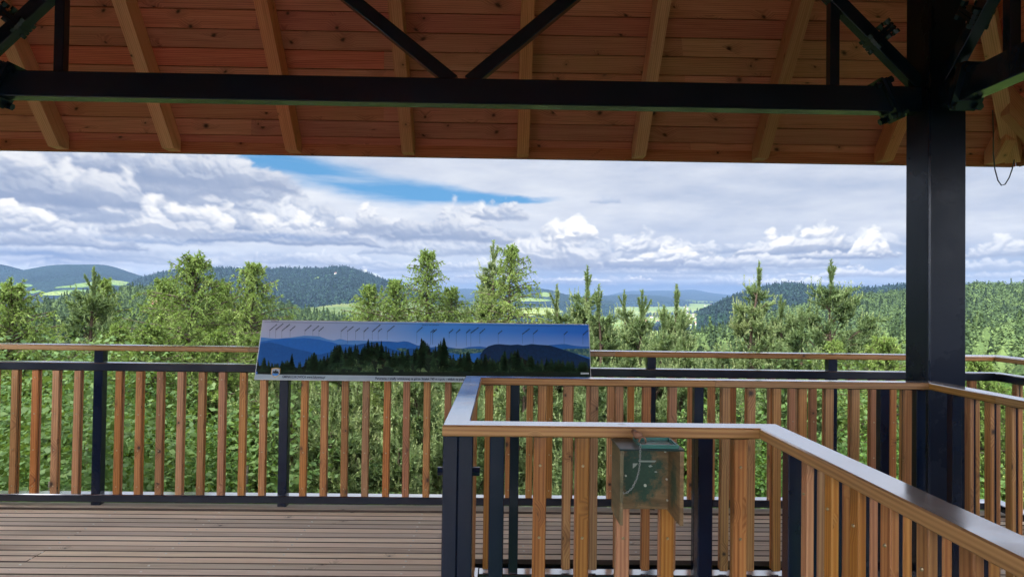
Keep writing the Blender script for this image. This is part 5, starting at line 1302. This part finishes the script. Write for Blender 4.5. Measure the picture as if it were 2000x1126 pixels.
    for (p, w, h) in (((za(400, 450)), 7, 34), ((za(650, 440)), 9, 34), ((za(1250, 288)), 10, 50), ((za(1400, 312)), 8, 46), ((za(1850, 278)), 12, 60), ((zb(150, 270)), 13, 66), ((za(290, 528)), 4, 12), ((za(1110, 344)), 6, 30), ((za(900, 355)), 8, 36), ((zb(420, 415)), 9, 42), ((zb(610, 450)), 8, 38), ((zb(830, 420)), 9, 40), ((zb(980, 395)), 9, 44)):
        for q_ in range(3): conifer(p[0]+rng.uniform(-1, 1), p[1]+q_*3, w*rng.uniform(.8, 1.1), h-q_*3, .12+.16*rng.random())
    flat('printed_trees', polys, tints, flat_mat('print_conifers', .3, [(0, (.003, .008, .007)), (.45, (.025, .065, .028)), (1, (.30, .42, .18))], .5, 70), 8)
    # caption strip, frame lines, leader lines
    ms = flat_mat('print_strip', .4, [(0, (.26, .33, .38)), (1, (.42, .50, .55))], .8, 12)
    flat('caption_strip', [[(.002, .003), (WW-.002, .003), (WW-.002, .036), (.002, .036)]], [.5], ms, 9)
    mk = plain('print_ink', (.012, .018, .05), .5)
    def ln(p, q, w): 
        (a, b), (c, d) = p, q; L = math.hypot(c-a, d-b); nx, ny = -(d-b)/L*w/2, (c-a)/L*w/2; return [(a-nx, b-ny), (c-nx, d-ny), (c+nx, d+ny), (a+nx, b+ny)]
    pl = [ln(onp(*za(95, 108)), onp(*zb(1795, 158)), .0016)]
    ga = [(155, 200, 240, 130, 278), (222, 192, 305, 125, 285), (290, 205, 385, 128, 285), (382, 202, 440, 152, 275), (547, 205, 622, 140, 252), (635, 205, 705, 148, 258), (703, 208, 763, 157, 260), (950, 210, 1022, 152, 288), (1022, 210, 1095, 152, 345), (1113, 210, 1163, 172, 300), (1205, 215, 1255, 168, 305), (1298, 215, 1390, 135, 312), (1364, 215, 1405, 180, 310), (1465, 215, 1548, 147, 305), (1795, 220, 1860, 162, 345), (1950, 222, 1990, 188, 360), (1972, 226, 1998, 200, 360)]
    gb = [(30, 226, 80, 182, 355), (213, 228, 262, 185, 285), (292, 228, 337, 188, 380), (405, 228, 453, 185, 375), (455, 228, 545, 165, 378), (555, 232, 612, 182, 350), (760, 238, 805, 202, 345), (1030, 242, 1110, 182, 345), (1150, 240, 1203, 195, 345), (1495, 248, 1538, 208, 345), (1705, 252, 1760, 200, 360)]
    letters = []
    for F_, G in ((za, ga), (zb, gb)):
        for x, y, x2, y2, yb in G:
            pl.append(ln(onp(*F_(x, y)), onp(*F_(x, yb)), .0012))
            a = np.array(onp(*F_(x, y))); c = np.array(onp(*F_(x2, y2))); L = np.linalg.norm(c-a); d = (c-a)/L; s = 0
            while s < L-.004:
                w = rng.uniform(.003, .006); e = min(s+w, L); letters.append(ln(tuple(a+d*s), tuple(a+d*e), rng.uniform(.006, .0085))); s = e+.0016
    flat('leader_line', pl, [0]*len(pl), mk, 10); flat('peak_names', letters, [0]*len(letters), mk, 11)
    def text(s, px, py, size, ink, align='LEFT', bold=.0, name='lettering', width=None):
        cu = bpy.data.curves.new(name, 'FONT'); cu.body = s; cu.size = size; cu.align_x = align; cu.offset = bold; cu.resolution_u = 3
        ob = bpy.data.objects.new(name, cu); COL.objects.link(ob); bpy.context.view_layer.update()
        me = bpy.data.meshes.new_from_object(ob.evaluated_get(bpy.context.evaluated_depsgraph_get())); bpy.data.objects.remove(ob)
        me.materials.clear(); me.materials.append(ink); o = bpy.data.objects.new(name, me); COL.objects.link(o); o.parent = root; a, b = onp(px, py); o.location = (a, b, 12*.00035)
        if width:
            xs = [v.co.x for v in me.vertices]; o.scale = (width/(max(xs)-min(xs)), 1, 1)
        return o
    W1 = onp(635, 737)[0]-onp(551, 737)[0]; W2 = onp(902, 740)[0]-onp(732.5, 739)[0]
    text('GMINA ŁUKOWICA www.lukowica.pl', 551, 737.5, .023, mk, bold=.0005, width=W1)
    text('Panorama z wieży widokowej na górze Skiełek 749 m n.p.m. - widok na połu', 733, 740.5, .022, mk, bold=.0006, width=W2*1.02)
    text('GORCE', 530, 628.2, .015, mk); text('BESKID WYSPOWY', 824, 635.8, .014, mk)
    # municipal shield: gold rim, dark peaks, blue water
    cx, cyy = onp(538.5, 727.5); ww, hh = .030, .034
    sh = lambda k: [(cx-ww*k, cyy+hh*.85*k), (cx, cyy+hh*1.0*k), (cx+ww*k, cyy+hh*.85*k), (cx+ww*k, cyy-hh*.1*k), (cx+ww*.7*k, cyy-hh*.6*k), (cx, cyy-hh*1.05*k), (cx-ww*.7*k, cyy-hh*.6*k), (cx-ww*k, cyy-hh*.1*k)]
    e = flat('emblem', [sh(1.0)], [0], plain('emblem_gold', (.55, .36, .10), .4), 12)
    def sub(name, poly, col, k): flat(name, poly, [0]*len(poly), plain('emblem_'+name, col, .4), k, e)
    e.parent = root
    sub('shield_field', [sh(.84)], (.35, .42, .52), 13)
    sub('peaks', [[(cx-ww*.75, cyy-.004), (cx-ww*.4, cyy+.016), (cx-.002, cyy-.002)], [(cx-ww*.4, cyy-.004), (cx+.001, cyy+.024), (cx+ww*.42, cyy-.004)], [(cx+.0, cyy-.004), (cx+ww*.45, cyy+.014), (cx+ww*.78, cyy-.004)]], (.01, .015, .02), 14)
    sub('waves', [[(cx-ww*.78, cyy-.006), (cx+ww*.78, cyy-.006), (cx+ww*.55, cyy-.019), (cx-ww*.55, cyy-.019)]], (.03, .22, .62), 15)
    flat('small_tag', [[onp(1134, 727), onp(1150, 727.5), onp(1150, 731), onp(1134, 730.6)]], [0], plain('tag_grey', (.45, .47, .5), .5), 13)
build_board()

# ------------------------------------------------------------ weathered box hanging on the near railing
def build_hanging_box():
    r = empty('hanging_box', (.47, 2.2, .76)); tag(r, 'weathered open box with green patina and a chain, hanging on the near railing', 'box'); bpy.context.view_layer.update()
    inv = Matrix.Translation((-.47, -2.2, -.76))
    def P(name, mb, mt, par=r, sm=False):
        o = mb.build(name, mt, par, sm)
        if par is r: o.matrix_parent_inverse = inv
        return o
    xl, xr, yf, yb, zb_, zt = .374, .562, 2.125, 2.285, .762, .985
    # boards with green algae patches, more towards the middle
    def ply(name, center, rad, amt):
        m, t, b, o = mat(name); tc = N(t, 'ShaderNodeTexCoord'); ob = tc.outputs['Object']
        s = N(t, 'ShaderNodeVectorMath', operation='MULTIPLY', inp={1: (6, 6, 45)}); t.links.new(ob, s.inputs[0]); n1 = noise(t, s.outputs[0], 1.0, 4, .6, .6); n2 = noise(t, ob, 26, 5, .7); n3 = noise(t, ob, 120, 3, .6)
        c = ramp(t, n1, [(.3, (.13, .075, .032)), (.55, (.26, .16, .075)), (.75, (.34, .22, .12))])
        d = N(t, 'ShaderNodeVectorMath', operation='SUBTRACT', inp={1: center}); t.links.new(ob, d.inputs[0]); d2 = N(t, 'ShaderNodeVectorMath', operation='MULTIPLY', inp={1: (1/rad[0], 1/rad[1], 1/rad[2])}); t.links.new(d.outputs[0], d2.inputs[0])
        ln = N(t, 'ShaderNodeVectorMath', operation='LENGTH'); t.links.new(d2.outputs[0], ln.inputs[0])
        k = math_(t, 'ADD', math_(t, 'SUBTRACT', 1.0, ln.outputs['Value']), math_(t, 'MULTIPLY', math_(t, 'SUBTRACT', n2, .5), 2.2))
        c = mixc(t, ramp(t, k, [(.0, 0.0), (.45, amt)]), c, mixc(t, n3, (.006, .045, .032), (.025, .10, .062)))
        c = mixc(t, ramp(t, n3, [(.68, 0.0), (.8, .5)]), c, (.35, .36, .33))
        t.links.new(c, b.inputs['Base Color']); b.inputs['Roughness'].default_value = .5
        bp = N(t, 'ShaderNodeBump', inp={'Strength': .4, 'Distance': .003}); t.links.new(n2, bp.inputs['Height']); t.links.new(bp.outputs[0], b.inputs['Normal']); return m
    cm = ((xl+xr)/2-.01, yb, .885)
    mb = MB(1); mb.box(xl+.012, xr-.004, yb-.012, yb, zb_+.002, zt, .001, 0); back = P('back_board', mb, ply('box_board', cm, (.097, .13, .120), .95))
    mb = MB(2); mb.box(xl-.002, xl+.008, yf, yb+.002, zb_-.004, zt, .001, 1); P('side_board', mb, ply('box_side_grey', (xl, 2.2, .9), (.2, .2, .2), .45))
    mb = MB(3); mb.box(xr-.006, xr+.006, yf, yb+.002, zb_-.004, zt, .001, 1); P('side_board', mb, ply('box_side', (xr, 2.2, .86), (.2, .05, .09), .85))
    dk = plain('box_lid_green', (.008, .030, .030), .35)
    mb = MB(4); mb.box(xl-.004, xr+.006, yf-.003, yb+.004, zt+.0006, zt+.006, .001, 0); lid = P('lid', mb, dk)
    tr = MB(5); ax0, ax1, ay0, ay1 = xl+.062, xr-.008, yf+.008, yb-.03
    tr.box(ax0+.004, ax1-.004, ay0+.004, ay1-.004, zt+.0065, zt+.009, 0, 0); tr.box(ax0, ax1, ay0, ay0+.005, zt+.0065, zt+.018, 0, 0); tr.box(ax0, ax1, ay1-.005, ay1, zt+.0065, zt+.018, 0, 0)
    tr.box(ax0, ax0+.004, ay0+.0055, ay1-.0055, zt+.0065, zt+.0175, 0, 1); tr.box(ax1-.004, ax1, ay0+.0055, ay1-.0055, zt+.0065, zt+.0175, 0, 1)
    P('tray', tr, plain('tray_green', (.05, .17, .14), .25))
    # ring bolt that carries it
    kb = MB(6); c0 = at_y(1245, 852, 2.245); kb.tube([(c0[0], 2.31, c0[2]+.004), (c0[0], 2.235, c0[2]+.004)], .009, 8); kb.ball((c0[0], 2.24, c0[2]+.006), .016, (1, .8, .8), 10)
    ringp = [(c0[0]+.012+.011*math.cos(a), 2.225, c0[2]-.012+.015*math.sin(a)) for a in np.linspace(0, 6.28, 14)]; kb.tube(ringp, .003, 6)
    P('ring_bolt', kb, plain('rusty_bolt', (.32, .16, .09), .6, .3), sm=True)
    # chain: alternating links along a hanging curve
    def chain(pts, seed):
        cur = [np.array(p) for p in pts]; L = [0]
        for a, b in zip(cur[:-1], cur[1:]): L.append(L[-1]+np.linalg.norm(b-a))
        n = int(L[-1]/.0066); mb = MB(seed)
        for i in range(n):
            s = (i+.5)*L[-1]/n; c = np.array([np.interp(s, L, [p[k] for p in cur]) for k in range(3)]); c2 = np.array([np.interp(min(s+.002, L[-1]), L, [p[k] for p in cur]) for k in range(3)]); d = unit((c2-c+1e-9)[None])[0]
            e = np.array((1., 0, 0)) if i % 2 else np.array((0, 1., 0)); e = unit((e-d*np.dot(e, d))[None])[0]
            mb.tube([c+d*.0050*math.cos(a)+e*.0026*math.sin(a) for a in np.linspace(0, 6.283, 9)], .0008, 4, cap=False)
        P('chain', mb, plain('chain_steel', (.36, .37, .36), .45, .6), sm=True)
    F = lambda px, py, Y: at_y(px, py, Y)
    chain([F(1251, 866, 2.13), F(1250.5, 880, 2.118), F(1250, 900, 2.118), F(1248, 918, 2.118), F(1243, 936, 2.118), F(1235, 952, 2.118), F(1226, 960, 2.118), F(1219, 963, 2.118)], 7)
    chain([F(1209, 872, 2.19), F(1208.5, 890, 2.19), F(1209, 910, 2.18), F(1210, 930, 2.17), F(1212, 950, 2.15), F(1218, 963, 2.12)], 8)
    # scraps left of a torn notice, screws
    pm = plain('paper_scrap', (.42, .47, .43), .8)
    def scrap(pts, yy): 
        q = MB(9); v = [F(x, y, yy) for x, y in pts]; cc = np.array((0, .0008, 0)); q.prism([(0, 0), (1, 0), (1, 1)], (0, 0, 0), (0, 0, .001), (0, 0, 0), (0, 0, 0)) if False else None
        n = len(v); i = len(q.v); q.v += [tuple(p) for p in v]+[tuple(p+cc) for p in v]; q.f.append(list(range(n))); q.uv += [(0, 0)]*n; q.r.append(0); q.m.append(0)
        q.f.append([n+k for k in range(n)][::-1]); q.uv += [(0, 0)]*n; q.r.append(0); q.m.append(0)
        P('paper_scrap', q, pm)
    Y_ = yb-.0145
    scrap([(1246, 898.5), (1282, 898.5), (1279, 902), (1249, 901.5)], Y_); scrap([(1236, 904), (1246, 904), (1242, 909), (1236, 914)], Y_); scrap([(1266, 909), (1271, 907), (1275, 910), (1269, 912)], Y_); scrap([(1278, 920), (1282, 919), (1284, 922), (1279, 922)], Y_)
    for x, y in ((1260, 947), (1299, 881), (1302, 935), (1303, 976), (1222, 928)):
        p = F(x, y, Y_); q = MB(10); q.tube([(p[0], Y_+.002, p[2]), (p[0], Y_-.003, p[2])], .0048 if x == 1260 else .0034, 8); P('screw', q, M['zinc'])
build_hanging_box()
